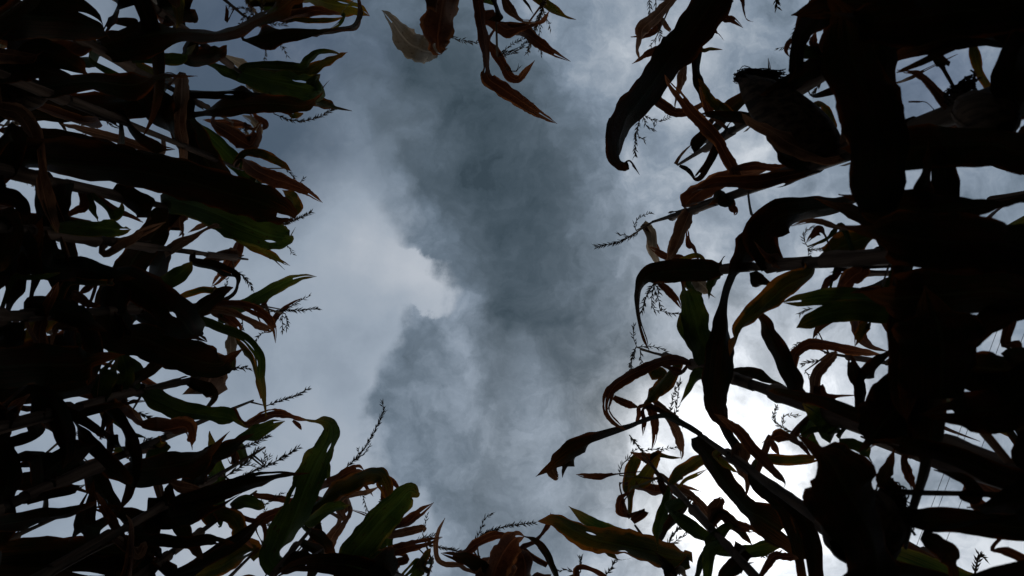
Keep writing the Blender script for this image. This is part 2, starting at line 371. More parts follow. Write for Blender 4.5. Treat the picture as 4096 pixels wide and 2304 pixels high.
# each blade: survey sheet, kind, optional height above camera, then x,y,width along it
BLADES = '''# A
A r 60,240,150 250,270,260 450,300,240 600,340,130 720,330,30
A d -30,790,110 130,850,120 215,960,120 265,1120,110 290,1300,100 340,1500,110 400,1680,60 440,1760,10
A d 1360,560,60 1370,680,70 1360,850,90 1350,950,90 1380,1080,60 1390,1200,35 1385,1440,8
D k -700,330,220 -400,280,260 -100,250,190 100,250,170 250,220,170 420,150,165 600,80,150 720,-10,110
A g 1000,440,60 1200,430,90 1360,440,90 1430,370,30
A g 680,450,30 820,540,50 940,600,50 1000,640,15
A k 300,660,150 700,620,160 1000,640,200 1200,560,120 1360,570,60
A k 200,830,200 600,800,200 900,790,200 1100,740,220 1300,780,120
A k 1080,680,200 1200,830,220 1290,980,130 1340,1110,40
A k 930,850,60 1000,980,70 1080,1060,80 1180,1110,80 1240,1120,50
A d 540,960,40 700,1000,60 900,1050,60 1080,1110,60 1220,1150,30
A k -100,80,300 200,120,320 500,150,260 740,200,120 800,260,30
A k 900,-20,240 860,80,140 800,200,60
A k 1250,60,200 1380,80,180 1440,110,90 1470,70,10
A p 930,-40,200 1020,20,120 1090,50,80 1180,-10,40
A r -60,410,120 100,420,110 230,430,90 300,400,20
A k -60,560,160 200,520,180 420,560,100 520,580,30
A k 880,160,40 1000,170,60 1080,185,30
E k -1300,-220,160 -900,-190,230 -500,-170,240 -150,-100,240 200,5,260 430,70,255 590,130,200 680,170,100 720,205,4
# D
D k 330,290,20 500,255,180 700,215,125 900,215,60 1050,210,40 1150,195,50 1190,130,60 1190,40,50 1180,-30,30
D y 760,-30,60 950,20,100 1100,50,120 1200,70,80 1280,120,8
D r 750,110,30 880,80,60 1000,95,20 1065,98,3
D t c=0 700,145,20 850,155,35 1000,150,25 1080,130,10
D g 1105,50,5 1090,120,25 1050,180,30 990,215,10
D g 420,-20,50 500,30,90 560,80,80 600,110,30
D k 640,-20,130 700,60,120 640,120,60 560,140,10
D r 195,40,5 205,90,25 200,165,20
D g 350,500,30 550,490,50 750,490,60 830,440,40 900,395,20 1000,395,12 1060,410,3
D t 450,530,60 600,530,80 750,540,100 850,520,90 950,470,70 1050,420,40 1115,393,3
D g 300,540,120 550,610,180 700,640,205 820,670,190 890,690,90 905,640,50 885,590,25 908,560,3
D k -150,840,90 0,840,90 200,800,140 450,780,130 650,790,120 800,800,80 880,740,40
D t c=0 860,750,90 950,790,60 1030,815,15 1150,838,3
D r c=0 905,690,25 950,635,15 985,597,2
D p 170,410,6 250,450,50 330,500,80 370,580,80 410,640,100 440,680,90 420,720,20
D g 90,490,40 200,540,70 320,590,60 420,620,30
D k -100,700,60 150,690,80 300,690,100 420,700,60
D k -100,420,120 50,420,110 150,390,70 200,340,10
D t 660,850,20 720,870,50 780,855,10
D p 320,870,10 390,910,50 430,980,60 410,1060,20
D r 100,915,50 270,930,60 380,950,30
D r 400,860,50 430,900,60 490,930,40 470,970,20
D r 100,920,60 200,990,100 310,1060,120 380,1100,80 430,1030,60 450,960,20
D t 330,1160,40 430,1150,70 530,1190,60 620,1240,50 690,1295,3
D g -60,900,60 150,1100,100 280,1230,110 380,1320,100 460,1400,60
D r 310,1190,40 430,1290,100 560,1350,110 700,1400,90 800,1440,60 860,1480,40 925,1530,3
# E
E g -250,60,150 50,130,170 280,230,230 480,310,230 610,350,170 680,340,110 690,320,30
E y 60,180,60 240,300,80 400,400,80 540,480,60 620,530,30 680,558,4
E t c=0 530,490,30 580,535,12 640,588,3
E r 310,300,40 280,400,80 200,560,100 140,650,60 80,720,5
E d 310,490,20 200,470,70 100,510,60 40,520,30
E k -60,530,60 80,560,70 180,600,80 260,640,60 270,700,30 240,760,40 150,820,50 50,880,80 -100,950,80
E g 150,975,60 250,900,80 380,830,85 520,745,85 660,675,75 780,640,40 880,638,4
E r 30,900,60 150,850,60 300,850,60 420,890,70 510,960,70 555,1030,40 570,1140,4
E d -20,880,50 200,900,60 340,960,50 440,1010,60 530,1040,40 490,1060,10
E r 120,900,40 220,960,70 280,1020,60 300,1060,10
E r 770,800,4 700,840,30 620,890,40 570,950,50 555,1010,14
E r 460,865,30 500,810,30 530,770,3
E g -60,940,70 150,1030,70 300,1080,70 400,1160,70 450,1260,70 455,1380,60 470,1449,50 500,1700,8
E t 250,1130,50 350,1220,60 400,1320,50 440,1449,40 460,1560,10
E p 230,1060,60 235,1150,80 230,1220,60 200,1260,10
# B
B k 900,640,200 1200,820,230 1350,940,180 1440,1060,80 1500,1090,40
B k 900,1080,150 1100,1120,200 1300,1200,250 1500,1280,250 1650,1300,200 1720,1250,80
B d 1450,1200,120 1600,1330,200 1580,1449,160 1560,1540,60
B g 640,-40,60 690,120,60 730,200,40 740,215,5
B g 660,0,50 780,110,60 850,180,70 910,130,50 920,80,5
B k 850,-20,80 980,60,150 1080,120,170 1130,190,60 1110,215,5
B g 400,240,80 650,260,110 800,275,120 920,285,60 990,280,5
B d 790,450,60 900,380,80 1000,320,70 1110,270,90
B k 1390,-20,60 1330,120,170 1220,240,170 1130,360,110 1030,480,100 960,590,120 860,720,140 790,850,110 730,950,90 700,1040,60 640,1190,10
B d 1385,10,20 1350,120,70 1360,220,120 1375,290,130 1370,300,20
B d 1240,460,70 1350,390,70 1480,320,60 1600,250,50 1640,260,20
B d 1420,305,5 1500,260,40 1600,225,30
B g 1060,750,80 1200,700,110 1320,640,120 1400,580,80 1450,520,4
B t 1310,805,10 1420,770,50 1520,740,50 1620,745,50 1670,760,20
B k 1420,960,60 1520,880,100 1620,800,90 1700,740,50 1760,720,10
B d 700,1150,70 830,1115,70 960,1080,50
B k 380,-50,220 370,150,220 410,350,180 470,560,130 500,750,100 530,900,60 540,950,10
B k -20,0,120 120,60,120 190,150,60 190,220,10
B k 250,400,130 180,560,100 110,720,130 60,900,100 40,1040,40
B r 440,680,10 400,760,60 340,900,80 300,1050,70 280,1180,30
B r 590,775,5 650,730,50 710,690,40
B r 540,760,40 620,820,60 700,850,40 760,860,10
B g 100,655,50 180,650,40 330,640,40 420,620,20
B t 500,690,60 680,690,50 820,690,50 830,680,20
B g 780,1140,40 860,1190,90 950,1290,90 1010,1330,60 1030,1400,20
B g 930,1260,80 960,1370,120 920,1449,80 900,1540,20
B k 1000,1440,60 1120,1350,80 1220,1280,60 1280,1240,40
B g 760,1500,120 800,1400,130 830,1340,60
B k -100,1300,260 300,1300,280 600,1300,240 720,1260,120
B k -100,560,200 150,520,200 350,470,140 500,560,60
B k 350,560,150 600,580,170 800,620,120 920,640,60
B k 250,1180,160 500,1150,160 750,1100,100 900,1060,60
B r 520,1250,30 620,1280,60 700,1320,60 750,1330,20
B d 730,1170,60 720,1240,60 740,1290,20
B k 240,870,160 430,880,150 600,950,120 700,1000,60
B d 380,1180,14 420,1020,60 540,1020,60 550,960,20
B r 500,170,60 580,130,60 630,110,60
# C
C g 1060,60,60 1200,130,130 1350,200,130 1530,230,110 1700,250,120 1800,300,40
C r 880,170,60 960,240,100 1050,330,110 1180,370,100 1300,340,130 1400,330,110 1430,420,80 1445,470,20
C k 240,210,40 320,280,120 420,380,110 520,500,110 620,620,160 720,740,180 820,870,170 950,1010,150 1100,1160,120 1240,1360,50
C k 560,290,60 640,400,100 760,520,100 880,640,100 960,720,60 985,760,10
C k 40,800,30 200,740,130 350,710,130 500,660,120 620,620,60
C k 890,0,60 860,120,70 800,310,50 760,420,16
C k 1420,-20,60 1560,40,90 1620,90,60 1540,200,50
C g 1600,500,80 1620,650,120 1640,760,110 1650,900,60 1660,1070,20
C k 870,650,60 1100,640,180 1300,620,200 1500,560,140 1600,470,80
C g 1060,620,20 1130,550,100 1210,470,110 1230,430,40
C g 750,215,10 870,290,30 980,370,30 1100,408,4
C g 900,495,50 1050,480,45 1170,465,50 1250,430,50
C y 1170,410,60 1200,450,60 1250,440,10
F k -250,920,60 0,860,110 200,800,130 400,745,120 600,705,70 750,690,40
C k 1350,1449,100 1550,1330,90 1700,1230,80 1850,1140,60 1950,1050,30
F t -20,1430,140 150,1380,150 300,1290,140 390,1250,120 410,1290,40
C r 720,820,16 780,930,50 850,1050,70 930,1190,70 960,1250,14
C k -50,1290,240 300,1270,210 650,1270,190 1000,1280,180 1100,1330,60
C k -50,1400,200 400,1400,260 800,1420,260 1150,1449,200
C k 1240,790,60 1300,950,90 1380,1100,80 1440,1200,90 1500,1280,30
C d 1200,710,40 1350,770,80 1470,790,60 1540,810,8
C k -60,60,200 200,80,200 500,60,130 800,-20,120 1000,40,140 1110,0,40
C k -60,420,120 60,560,130 60,740,120 20,860,60
C k 380,160,60 560,240,70 720,340,70 780,390,20
C k 530,250,40 700,200,60 880,160,50
C k 280,360,60 150,420,80 -40,460,80
C k 90,560,60 200,545,70 300,560,40
C k 100,640,20 250,600,60 380,560,60
C k 200,900,30 350,840,60 540,800,60 600,780,30
C k -50,1060,120 150,1040,130 300,1010,110 480,990,80 650,930,60
C k 650,960,180 640,1060,160 700,1100,40
C k 860,960,100 1000,1000,110 1150,1010,100 1260,960,60
C k 1000,1110,30 1150,1020,60 1280,930,40
C k 1280,1000,140 1450,960,160 1600,900,140
C k 1100,1170,60 1250,1180,80 1400,1200,80 1560,1180,80 1690,1190,40
C k 1090,1200,60 1160,1280,80 1230,1350,30
C k 780,380,80 850,440,110 920,490,60
C k 330,680,160 500,560,160 620,480,100 690,470,20
C d 1000,1230,10 1040,1290,80 1080,1230,60 1100,1190,14
C r 950,150,20 1010,130,30 1100,130,10
C r -40,160,60 60,240,80 130,160,60 200,100,20
# F
F g at=e 780,265,8 860,280,15 930,275,50 985,310,70 985,390,100 950,480,110 900,560,150 840,680,180 790,800,190 740,930,190 690,1060,180 640,1180,140 590,1290,70
F g c=0 945,540,40 950,640,60 975,790,5
F r 340,310,60 500,240,70 620,235,60 720,260,40 850,282,4
F r c=0 700,275,30 740,310,24 765,348,3
F g 300,430,40 420,370,110 540,310,70 640,280,8
F t 830,960,60 900,890,70 1020,810,120 1150,740,110 1260,690,80 1350,690,60 1390,740,100 1420,830,70 1430,890,10
F r 880,830,40 1000,740,70 1120,670,80 1190,640,60 1240,660,10
F g 1050,1500,160 1150,1300,210 1250,1180,210 1380,1020,200 1500,900,170 1580,810,120 1640,830,40 1660,825,5
F r 1430,1130,40 1560,1050,80 1660,970,60 1765,893,4
F r 1400,760,60 1480,790,40 1505,810,5
F g 1380,1500,80 1400,1300,90 1410,1150,90 1430,1050,60 1480,1000,20
F d 1340,780,10 1250,820,40 1100,840,50 1050,900,50 1060,960,60 1080,1010,20
F d 1110,870,30 1110,960,80 1070,1050,70 1000,1150,80 960,1250,60 900,1260,10
F g 770,1070,20 850,1020,70 950,960,80 1050,930,70 1100,920,20
F k 820,960,60 850,1060,110 880,1130,90 830,1210,60 750,1270,30 670,1285,4
F k 900,1150,60 950,1220,80 1030,1300,8
F k 630,1420,80 720,1350,130 820,1310,110 880,1280,40
F k 830,1480,60 880,1350,80 900,1260,60
F d 860,1380,40 1000,1330,40 1090,1290,30
F g 230,900,40 330,890,90 430,920,70 490,935,8
F r 420,1070,50 520,1000,80 640,960,80 760,920,40
F r 400,840,40 560,860,50 680,880,40
F t 60,970,100 230,1000,100 290,1070,90 310,1170,40 320,1190,5
F r 250,970,40 370,1030,40 460,1050,40 490,1140,30 480,1230,4
F y 390,1325,40 450,1270,60 560,1230,4
F d 1450,1135,40 1580,1110,60 1680,1090,50 1690,1120,10
F r 1280,1310,60 1450,1260,80 1600,1220,60 1720,1190,30 1830,1155,4
F r 1450,1430,10 1480,1360,60 1540,1300,40
F t 1660,1380,60 1710,1290,50 1740,1240,8
F g 1540,1490,120 1650,1390,120 1720,1350,60
F d 1850,1010,4 1800,1110,30 1780,1200,40 1790,1310,40 1850,1360,40 1950,1370,40 2010,1400,30
F r 1210,760,30 1270,800,30 1308,850,3
F r 1220,1110,30 1260,1040,40 1250,990,25 1140,950,10
F g 1380,1290,60 1250,1330,120 1180,1400,100 1150,1480,60
F k -40,720,100 60,560,140 200,500,120 300,430,60
F r 240,500,50 260,560,30 235,590,20 180,500,8
F k -200,1449,60 50,1330,80 280,1200,80 440,1060,40
F r 200,970,60 320,1100,60 330,1160,40 400,1240,5
# G
G r 130,-50,260 125,80,250 110,200,230 95,290,200 105,370,120 125,410,8
D p c=0 at=s 1800,395,60 1735,385,120 1640,365,180 1545,285,150 1450,170,75 1370,78,3
G r 410,-60,80 415,120,90 440,300,75 465,430,55 475,520,60 480,590,110 560,650,110 660,720,110 760,790,90 850,850,70 910,885,40 1000,935,3
G r 455,150,60 540,190,100 620,225,110 720,200,60 830,170,40 890,150,40 940,80,4
G r 480,300,30 530,390,70 590,490,70 640,570,80 700,600,50 750,550,50 830,455,4
G r 720,240,50 820,290,80 900,350,80 980,400,50 1100,465,3
G d 770,190,20 830,270,20 880,335,8
G d 590,-40,60 640,60,80 700,130,50 760,160,40 840,170,10
G k 510,-30,40 550,80,40 560,130,60 510,140,20
G y 830,-30,60 930,40,60 1000,90,25 1070,130,10 1140,148,3
G k 745,-30,20 785,50,12 818,108,2
G g 440,-10,40 490,10,40 530,40,10
# H
H r 60,1300,40 110,1265,40 200,1210,70 310,1150,60 400,1140,50 480,1160,30
H r 300,1500,200 370,1350,180 430,1240,160 490,1160,90 560,1150,10
H k 560,1152,20 650,1190,50 720,1270,60 760,1370,50 800,1480,40
H k 40,1300,60 160,1340,110 240,1400,110 330,1480,80
H r 520,1260,60 560,1330,150 570,1480,140
H r 410,1330,80 450,1400,120 420,1490,140
H r 550,1250,60 640,1200,40 700,1130,40 745,1050,40 760,970,4
H t 725,1035,30 780,1030,50 850,1060,90 960,1120,120 1080,1170,150 1200,1200,190 1330,1230,200 1480,1260,190 1640,1300,170 1750,1320,100 1810,1320,60
H g 1020,1020,90 1120,1080,90 1250,1130,70 1400,1170,50 1550,1200,60
H t c=0 1130,1200,40 1210,1280,50 1270,1325,20 1340,1320,8 1390,1305,4
H r 950,1480,60 975,1410,50 1080,1420,50 1200,1480,50
H k at=s 1900,385,40 1770,310,50 1650,255,60 1550,270,60 1350,340,70 1150,400,80 1050,440,120 930,510,160 830,580,130 760,630,80
H d c=0 own=right:7 830,560,60 770,640,100 800,700,50 820,705,5
H k c=0 own=right:7 950,520,60 900,600,100 870,655,30
H r 950,682,4 1020,695,35 1120,702,50 1220,690,40 1275,682,12
# K
J r 1100,1300,30 980,1265,50 850,1280,70 720,1330,80 600,1390,70 490,1460,70 440,1550,80 430,1650,60 480,1730,50 570,1795,6
K r c=0 480,100,40 580,150,60 680,178,10
K t 850,-20,60 790,70,90 740,120,40
K r 740,150,40 770,210,70 790,290,60 790,400,40 770,490,8
K r 700,170,30 670,240,40 645,310,8
K r 720,180,30 710,290,40 700,390,4
K d 770,130,30 840,200,60 900,270,60 950,350,70 980,440,70 995,520,30 990,570,4
K t 600,880,30 590,780,80 610,660,90 650,570,80 690,540,20
K r 670,540,40 740,560,90 790,560,80 840,530,20
K y 640,790,50 700,720,110 770,620,70 840,520,8
K t 790,540,50 910,555,30 1000,558,4
K r 530,760,40 680,790,90 800,810,100 900,800,90 1000,790,60 1050,790,30 1140,812,3
K r 580,830,50 530,880,80 530,960,70 590,985,50 660,970,60 715,960,60
K g 910,770,30 890,880,80 850,1000,90 820,1100,80 820,1180,40
K t 920,760,60 980,680,90 1080,600,80 1170,560,60 1230,590,8
K y 1190,640,3 1100,690,30 1020,730,30
K k 840,1180,50 900,1080,90 980,970,90 1040,890,60 1060,850,10
K g 900,940,60 1000,1030,100 1100,1110,100 1220,1180,80 1330,1200,40 1380,1220,4
K d 780,670,20 850,720,50 950,790,60 1060,850,60 1140,920,70 1200,1000,70 1230,1040,50
K r 820,720,40 870,800,80 930,850,40 980,890,4
K r 1080,890,30 1120,960,50 1160,1020,40 1230,1030,10
K d c=0 1220,1040,40 1240,960,100 1280,890,90 1290,850,10
K k 1100,400,80 1140,460,130 1210,560,120 1280,690,120 1360,800,120 1430,880,110 1500,950,150 1620,1020,250 1750,1110,250 1880,1230,200
J k 1520,160,60 1560,250,150 1500,400,230 1440,540,170 1400,650,120 1350,800,120 1330,1000,170 1300,1200,210 1280,1400,210 1262,1550,165 1280,1690,120 1330,1750,40
K k 1300,200,100 1330,380,60 1400,480,80
K r 1330,280,60 1440,370,90 1520,480,90 1620,590,80 1700,680,60 1770,750,20
K d 1430,480,60 1440,590,110 1460,660,90 1480,740,30 1480,850,4
K k 1520,640,60 1570,740,100 1680,820,120 1780,920,150 1850,1080,140 1900,1250,120 1940,1470,140
K r 1280,980,60 1400,1060,90 1500,1090,60 1550,1110,16
K k 1280,980,60 1380,1060,80 1460,1140,50 1525,1215,4
K g 1100,1470,60 1150,1320,80 1220,1260,80 1350,1275,90 1500,1270,100 1620,1240,110 1740,1210,60 1770,1240,5
K k 1450,1240,50 1420,1340,100 1340,1420,70 1290,1480,40
K g 1200,1210,50 1280,1130,80 1340,1080,60 1390,1090,8
K g 1200,1260,70 1200,1360,80 1190,1480,80
K y 1240,540,40 1310,600,50 1370,645,30 1420,672,3
K t 1560,590,30 1650,560,60 1800,580,80 1930,570,90
K r 1640,1370,30 1690,1300,50 1760,1300,60 1840,1310,20
K k 860,1340,60 900,1410,90 920,1480,90
K p 930,1440,50 980,1410,70 1010,1440,40
# J
J p 700,240,60 760,300,80 770,400,80 800,500,60 830,540,16
J r 720,290,30 780,380,50 840,460,8
J r 800,440,40 880,490,60 1000,510,40
J d 1060,130,80 1030,220,120 980,350,110 930,450,80 890,520,40
J r 1040,330,40 1050,400,50 1090,430,40
J k 1300,590,90 1200,590,150 1050,590,170 880,600,170 780,620,150 710,660,110 670,760,70 660,880,45 680,1000,40 710,1100,40 750,1200,4
J y 1000,505,40 1090,480,40 1150,500,20
J t 1285,560,40 1310,500,20 1325,483,3
J r 1290,590,20 1330,600,16 1365,612,3
J p c=0 1080,660,60 1130,690,100 1180,740,80 1215,770,30
J g 1260,600,90 1230,700,80 1210,760,30
J r 830,660,40 890,740,60 950,810,50 990,880,8
J r 990,560,40 1000,650,60 1000,780,30
J g 1020,720,20 1050,800,120 1090,930,180 1120,1060,190 1150,1180,160 1180,1320,100
J g 980,920,10 1000,1020,80 1080,1140,100 1150,1260,90
J g 1060,690,60 1110,760,90 1120,840,20
J t 1960,620,120 1800,700,180 1680,800,180 1560,920,160 1450,1030,120 1400,1150,50
J r 1620,440,60 1700,490,100 1790,560,40
J k 1540,600,60 1570,680,90 1640,700,40
J k 1600,960,60 1660,1080,100 1720,1200,110 1800,1330,130 1860,1470,120 1900,1560,60
J t 780,1370,60 840,1360,80 870,1390,60 820,1470,90
J r 880,1330,40 960,1360,70 1010,1360,40
J k 1380,1370,70 1500,1360,80 1580,1380,80 1700,1430,40
J g 1070,1470,80 1120,1390,110 1180,1360,60
J r 1010,120,40 1060,50,140 1180,-30,150 1350,-110,110 1500,-130,90
J k 1240,60,40 1290,20,100 1330,60,110 1370,30,40
J r 1375,110,50 1400,150,40 1390,175,10
# I
I k at=s dh=-.1 900,-80,260 800,80,280 650,300,270 500,480,240 380,640,210 270,780,190 200,880,180 170,980,170 145,1100,140 145,1200,130 180,1232,80 230,1215,30 300,1320,4
I d 560,-20,60 480,60,70 400,140,90 320,220,110 310,300,60 290,380,40 300,450,10
I r 450,370,60 370,400,60 310,440,40
I d 450,120,30 510,200,40 530,240,10
I r 410,230,60 340,250,60 260,270,20
I k 740,340,80 730,500,70 750,620,80 770,720,40 770,790,4
I d 640,470,50 620,580,80 600,680,60 575,780,20 570,830,3
I r 400,730,40 500,810,70 580,850,70 680,840,60 750,800,50
I r 520,630,40 600,730,60 700,860,80 800,960,90 890,1060,90 940,1150,90 1000,1270,60 1050,1350,60 1090,1470,40
I t 780,650,40 830,740,80 890,800,70 930,830,40
I r 790,740,60 820,830,70 850,880,20
I k 1150,690,90 1000,800,110 900,920,110 820,1030,100 740,1130,90 710,1160,30
I k 990,920,4 930,1020,40 880,1110,60 820,1230,60 740,1340,60 690,1330,10
I d c=0 570,1240,30 620,1160,20 750,1040,4
I k c=0 600,1250,20 660,1280,30 700,1330,20
I d h=.66 1060,840,5 1150,920,80 1280,980,110 1420,1080,150 1560,1150,150 1700,1200,120
I r 1010,1290,60 1150,1250,70 1280,1260,60 1400,1270,60 1530,1270,10
I r 720,1440,20 850,1380,80 1000,1370,80 1200,1370,110 1400,1330,110 1600,1290,60
I k 840,870,40 1000,890,60 1120,890,90 1250,880,60
I k 1340,1120,60 1400,1180,110 1500,1220,120 1650,1240,100
I k h=.6 1850,-60,150 1700,50,250 1600,150,200 1530,250,110 1490,360,80 1480,450,80 1480,540,90 1440,600,20
I k 1270,440,3 1275,530,12 1265,640,30
I g 1440,385,8 1550,390,90 1700,400,90
I r 1480,310,40 1410,370,40 1440,440,4
I r 1630,240,10 1610,300,60 1620,350,60
I r 1740,160,30 1720,260,90 1710,350,60
I k 1300,690,60 1480,600,130 1600,520,150 1720,440,150
I k 1600,725,40 1740,690,60 1850,660,60
I r 1070,-20,40 1090,70,30 1110,140,20 1155,165,3
I r 930,130,50 1000,150,30 1080,210,3
I r 870,230,30 900,260,20 935,305,3
I t 770,372,30 840,370,18 925,375,3
I t 1560,830,30 1660,780,60 1720,850,70 1760,950,60 1770,980,10
I d 1860,860,60 1880,950,110 1880,1050,100 1900,1130,30
# L : dark mass close at right
L r 1050,540,50 1150,570,70 1250,660,80 1350,760,90 1430,830,80 1520,880,60
L k at=e 1040,520,40 1180,460,50 1350,370,60 1520,310,30 1700,250,40
L t 1540,300,40 1560,420,60 1600,560,70 1650,640,60 1690,740,4
L d c=0 h=.45 620,860,60 690,950,150 660,1050,100 640,1140,16
L r 1060,768,12 1130,768,14 1205,778,3
L k h=.5 1260,430,80 1320,480,90 1330,530,20
# M
M k c=0 h=.40 1020,520,150 1030,800,240 1040,1050,260 1040,1300,260 1020,1550,260
M g 100,835,6 250,815,90 450,790,130 700,800,150 930,790,150
M g 215,1025,6 320,970,120 480,910,150 650,890,160 930,880,150
M t 430,470,110 560,410,190 700,360,180 830,310,120
M d 175,258,4 300,220,40 400,225,50 550,270,24 800,305,20
M k -50,320,260 100,180,260 300,130,160 500,110,120 680,50,80
M t 655,1165,8 690,1080,90 740,1000,90 780,950,50
M r 190,1270,50 230,1200,80 320,1150,80 450,1150,70 600,1190,80 740,1210,70
M d 360,1400,50 420,1310,80 500,1230,50 525,1210,10
M k 640,1320,60 660,1400,90 700,1480,90
M r 400,745,20 460,670,60 520,610,30
M r 540,760,60 620,650,130 700,600,100
M r 340,330,40 390,290,90 430,340,50
M g 300,410,10 440,360,25 500,300,40 560,260,30
M g 470,740,24 480,820,20 520,880,15 600,880,4
M k 500,100,80 640,150,130 800,240,160 860,360,120
M k 740,520,80 850,470,120 950,440,100
M r 720,740,60 820,735,50 900,700,20
M k 720,1440,90 780,1360,110 860,1290,90 920,1230,60
M r 1790,1080,70 1860,1140,60 1900,1200,50
# N
N k h=.40 1250,1100,60 1300,1230,150 1370,1300,170 1400,1400,120
N k h=.4 1310,660,30 1450,700,70 1530,760,70 1560,850,110 1480,840,20
N d h=.45 1290,-20,60 1200,100,110 1080,230,100 980,330,80 850,430,70 780,480,30
N g 260,150,10 360,220,130 450,300,140 480,400,80
N g 310,290,30 290,350,80 330,440,70 390,480,20
N g 540,410,40 650,450,80 730,500,90 770,560,20
N g 350,350,60 430,330,40 530,230,30
N r 380,20,60 420,90,60 480,100,40 540,95,20 680,85,3
N r 1710,1210,20 1800,1260,80 1960,1340,100
N r 0,420,40 80,390,100 180,410,60 280,425,20
N r 10,400,30 50,480,50 90,540,4
N r 180,400,30 250,460,40 300,520,30
N k h=.5 100,60,60 400,130,90 680,240,100
N k h=.42 920,600,60 880,720,120 940,780,80 1050,820,50
N r 1030,560,40 1060,680,70 1090,760,40
N k -30,760,80 120,860,120 260,1000,130 340,1200,140 370,1500,130

# close dark blades at the right edge
M k h=.34 2050,430,400 1700,400,440 1300,380,440 1000,340,400 760,300,120
M k h=.36 2050,740,280 1700,750,380 1300,780,440 1000,800,340 920,800,200
M k c=0 h=.36 1290,1560,540 1290,1350,560 1290,1150,560 1280,1000,480 1250,900,200
M k h=.38 2050,1350,230 1850,1345,210 1650,1330,240 1480,1300,200
M k at=s h=.36 2050,72,44 1780,88,50 1600,110,120 1400,130,250 1100,130,290 800,100,250 690,60,90
L k c=0 h=.38 830,1600,270 830,1300,280 830,1050,310 790,850,350 720,650,420 640,450,420 600,250,350 560,100,200
L k h=.36 2050,60,400 1700,80,400 1300,120,380 1000,150,390 760,160,300 600,120,100
L k h=.40 2050,200,280 1890,360,290 1840,600,310 1800,880,250 1760,960,100
L k h=.38 2050,1100,360 1700,1090,320 1400,1090,310 1100,1110,330 800,1130,280
L k h=.5 400,60,200 560,20,260 800,40,260 1000,60,200
N k c=0 h=.40 1230,-80,250 1215,200,280 1215,450,260 1210,620,160 1140,850,120 1080,1050,100 1040,1250,40
N k c=0 h=.42 1100,-60,300 1000,100,400 900,250,400 800,380,190 760,440,60
N k h=.36 2050,790,190 1750,700,170 1500,590,145 1250,510,145 1050,470,130 900,440,60
N k h=.36 2050,900,400 1850,900,310 1700,930,180 1600,930,60
N k h=.38 2050,1080,190 1700,1060,170 1400,1030,180 1150,1020,140 960,990,60
N k h=.36 2050,140,340 1800,180,300 1550,210,270 1400,220,190
N k h=.36 2050,300,200 1960,450,110 1965,640,60
N k c=0 h=.36 830,1560,450 800,1350,460 740,1150,460 650,950,540 560,760,570 480,620,400 380,510,120
N k h=.38 700,1480,200 900,1430,190 1250,1465,120 1600,1525,140
L k c=0 h=.42 880,1000,180 900,800,200 890,600,200 900,420,190 860,250,180
L k h=.44 2050,300,160 1800,250,160 1500,280,150 1200,330,160 950,400,160
L k c=0 h=.40 1150,1620,150 1170,1420,150 1200,1260,140
L k c=0 h=.41 1340,1620,170 1350,1430,160 1330,1270,150
M k h=.37 2000,830,150 1800,910,150 1650,990,180 1540,1090,170 1450,1200,150
N k h=.38 2050,-40,150 1800,-10,160 1560,-20,150 1400,-60,120
A k 450,1100,90 800,1150,120 1100,1190,110 1350,1230,90 1500,1240,8
D k -150,880,150 -50,1050,180 60,1230,190 180,1400,150 260,1500,40
A k 1340,880,140 1420,1100,150 1480,1300,110 1510,1420,20
A k 150,1000,120 450,1040,120 700,1080,100 900,1120,30
B r 700,20,50 850,120,50 980,170,30 1080,230,6
B k 1050,950,100 1250,1010,120 1400,1060,90 1500,1120,8
C k 300,60,110 420,200,100 480,360,90 500,520,70 470,640,10
C k 900,300,90 980,460,100 1000,640,90 960,820,70 900,960,8
C k 1200,860,110 1180,1020,120 1120,1180,110 1030,1330,60 980,1420,8
B k 560,900,110 650,1040,120 700,1200,110 690,1360,60 660,1460,8
B k 120,300,110 200,420,120 240,600,110 220,780,60 190,900,8
E t c=0 own=left:6 690,205,30 712,120,120 690,40,90 620,-15,4
A k 60,1000,140 90,1150,150 60,1280,110 20,1400,8
B k 40,180,150 60,340,160 20,480,110 0,600,8
B k 60,980,170 40,1130,180 60,1260,120 30,1400,8
C k 30,180,130 20,340,140 60,480,100 80,600,8
C k 20,880,120 50,1000,130 20,1150,100 0,1260,8
A k 250,380,150 420,420,160 560,480,120 660,560,10
L k h=.42 2050,330,110 1750,320,100 1500,285,110 1250,320,120 1050,390,110
'''
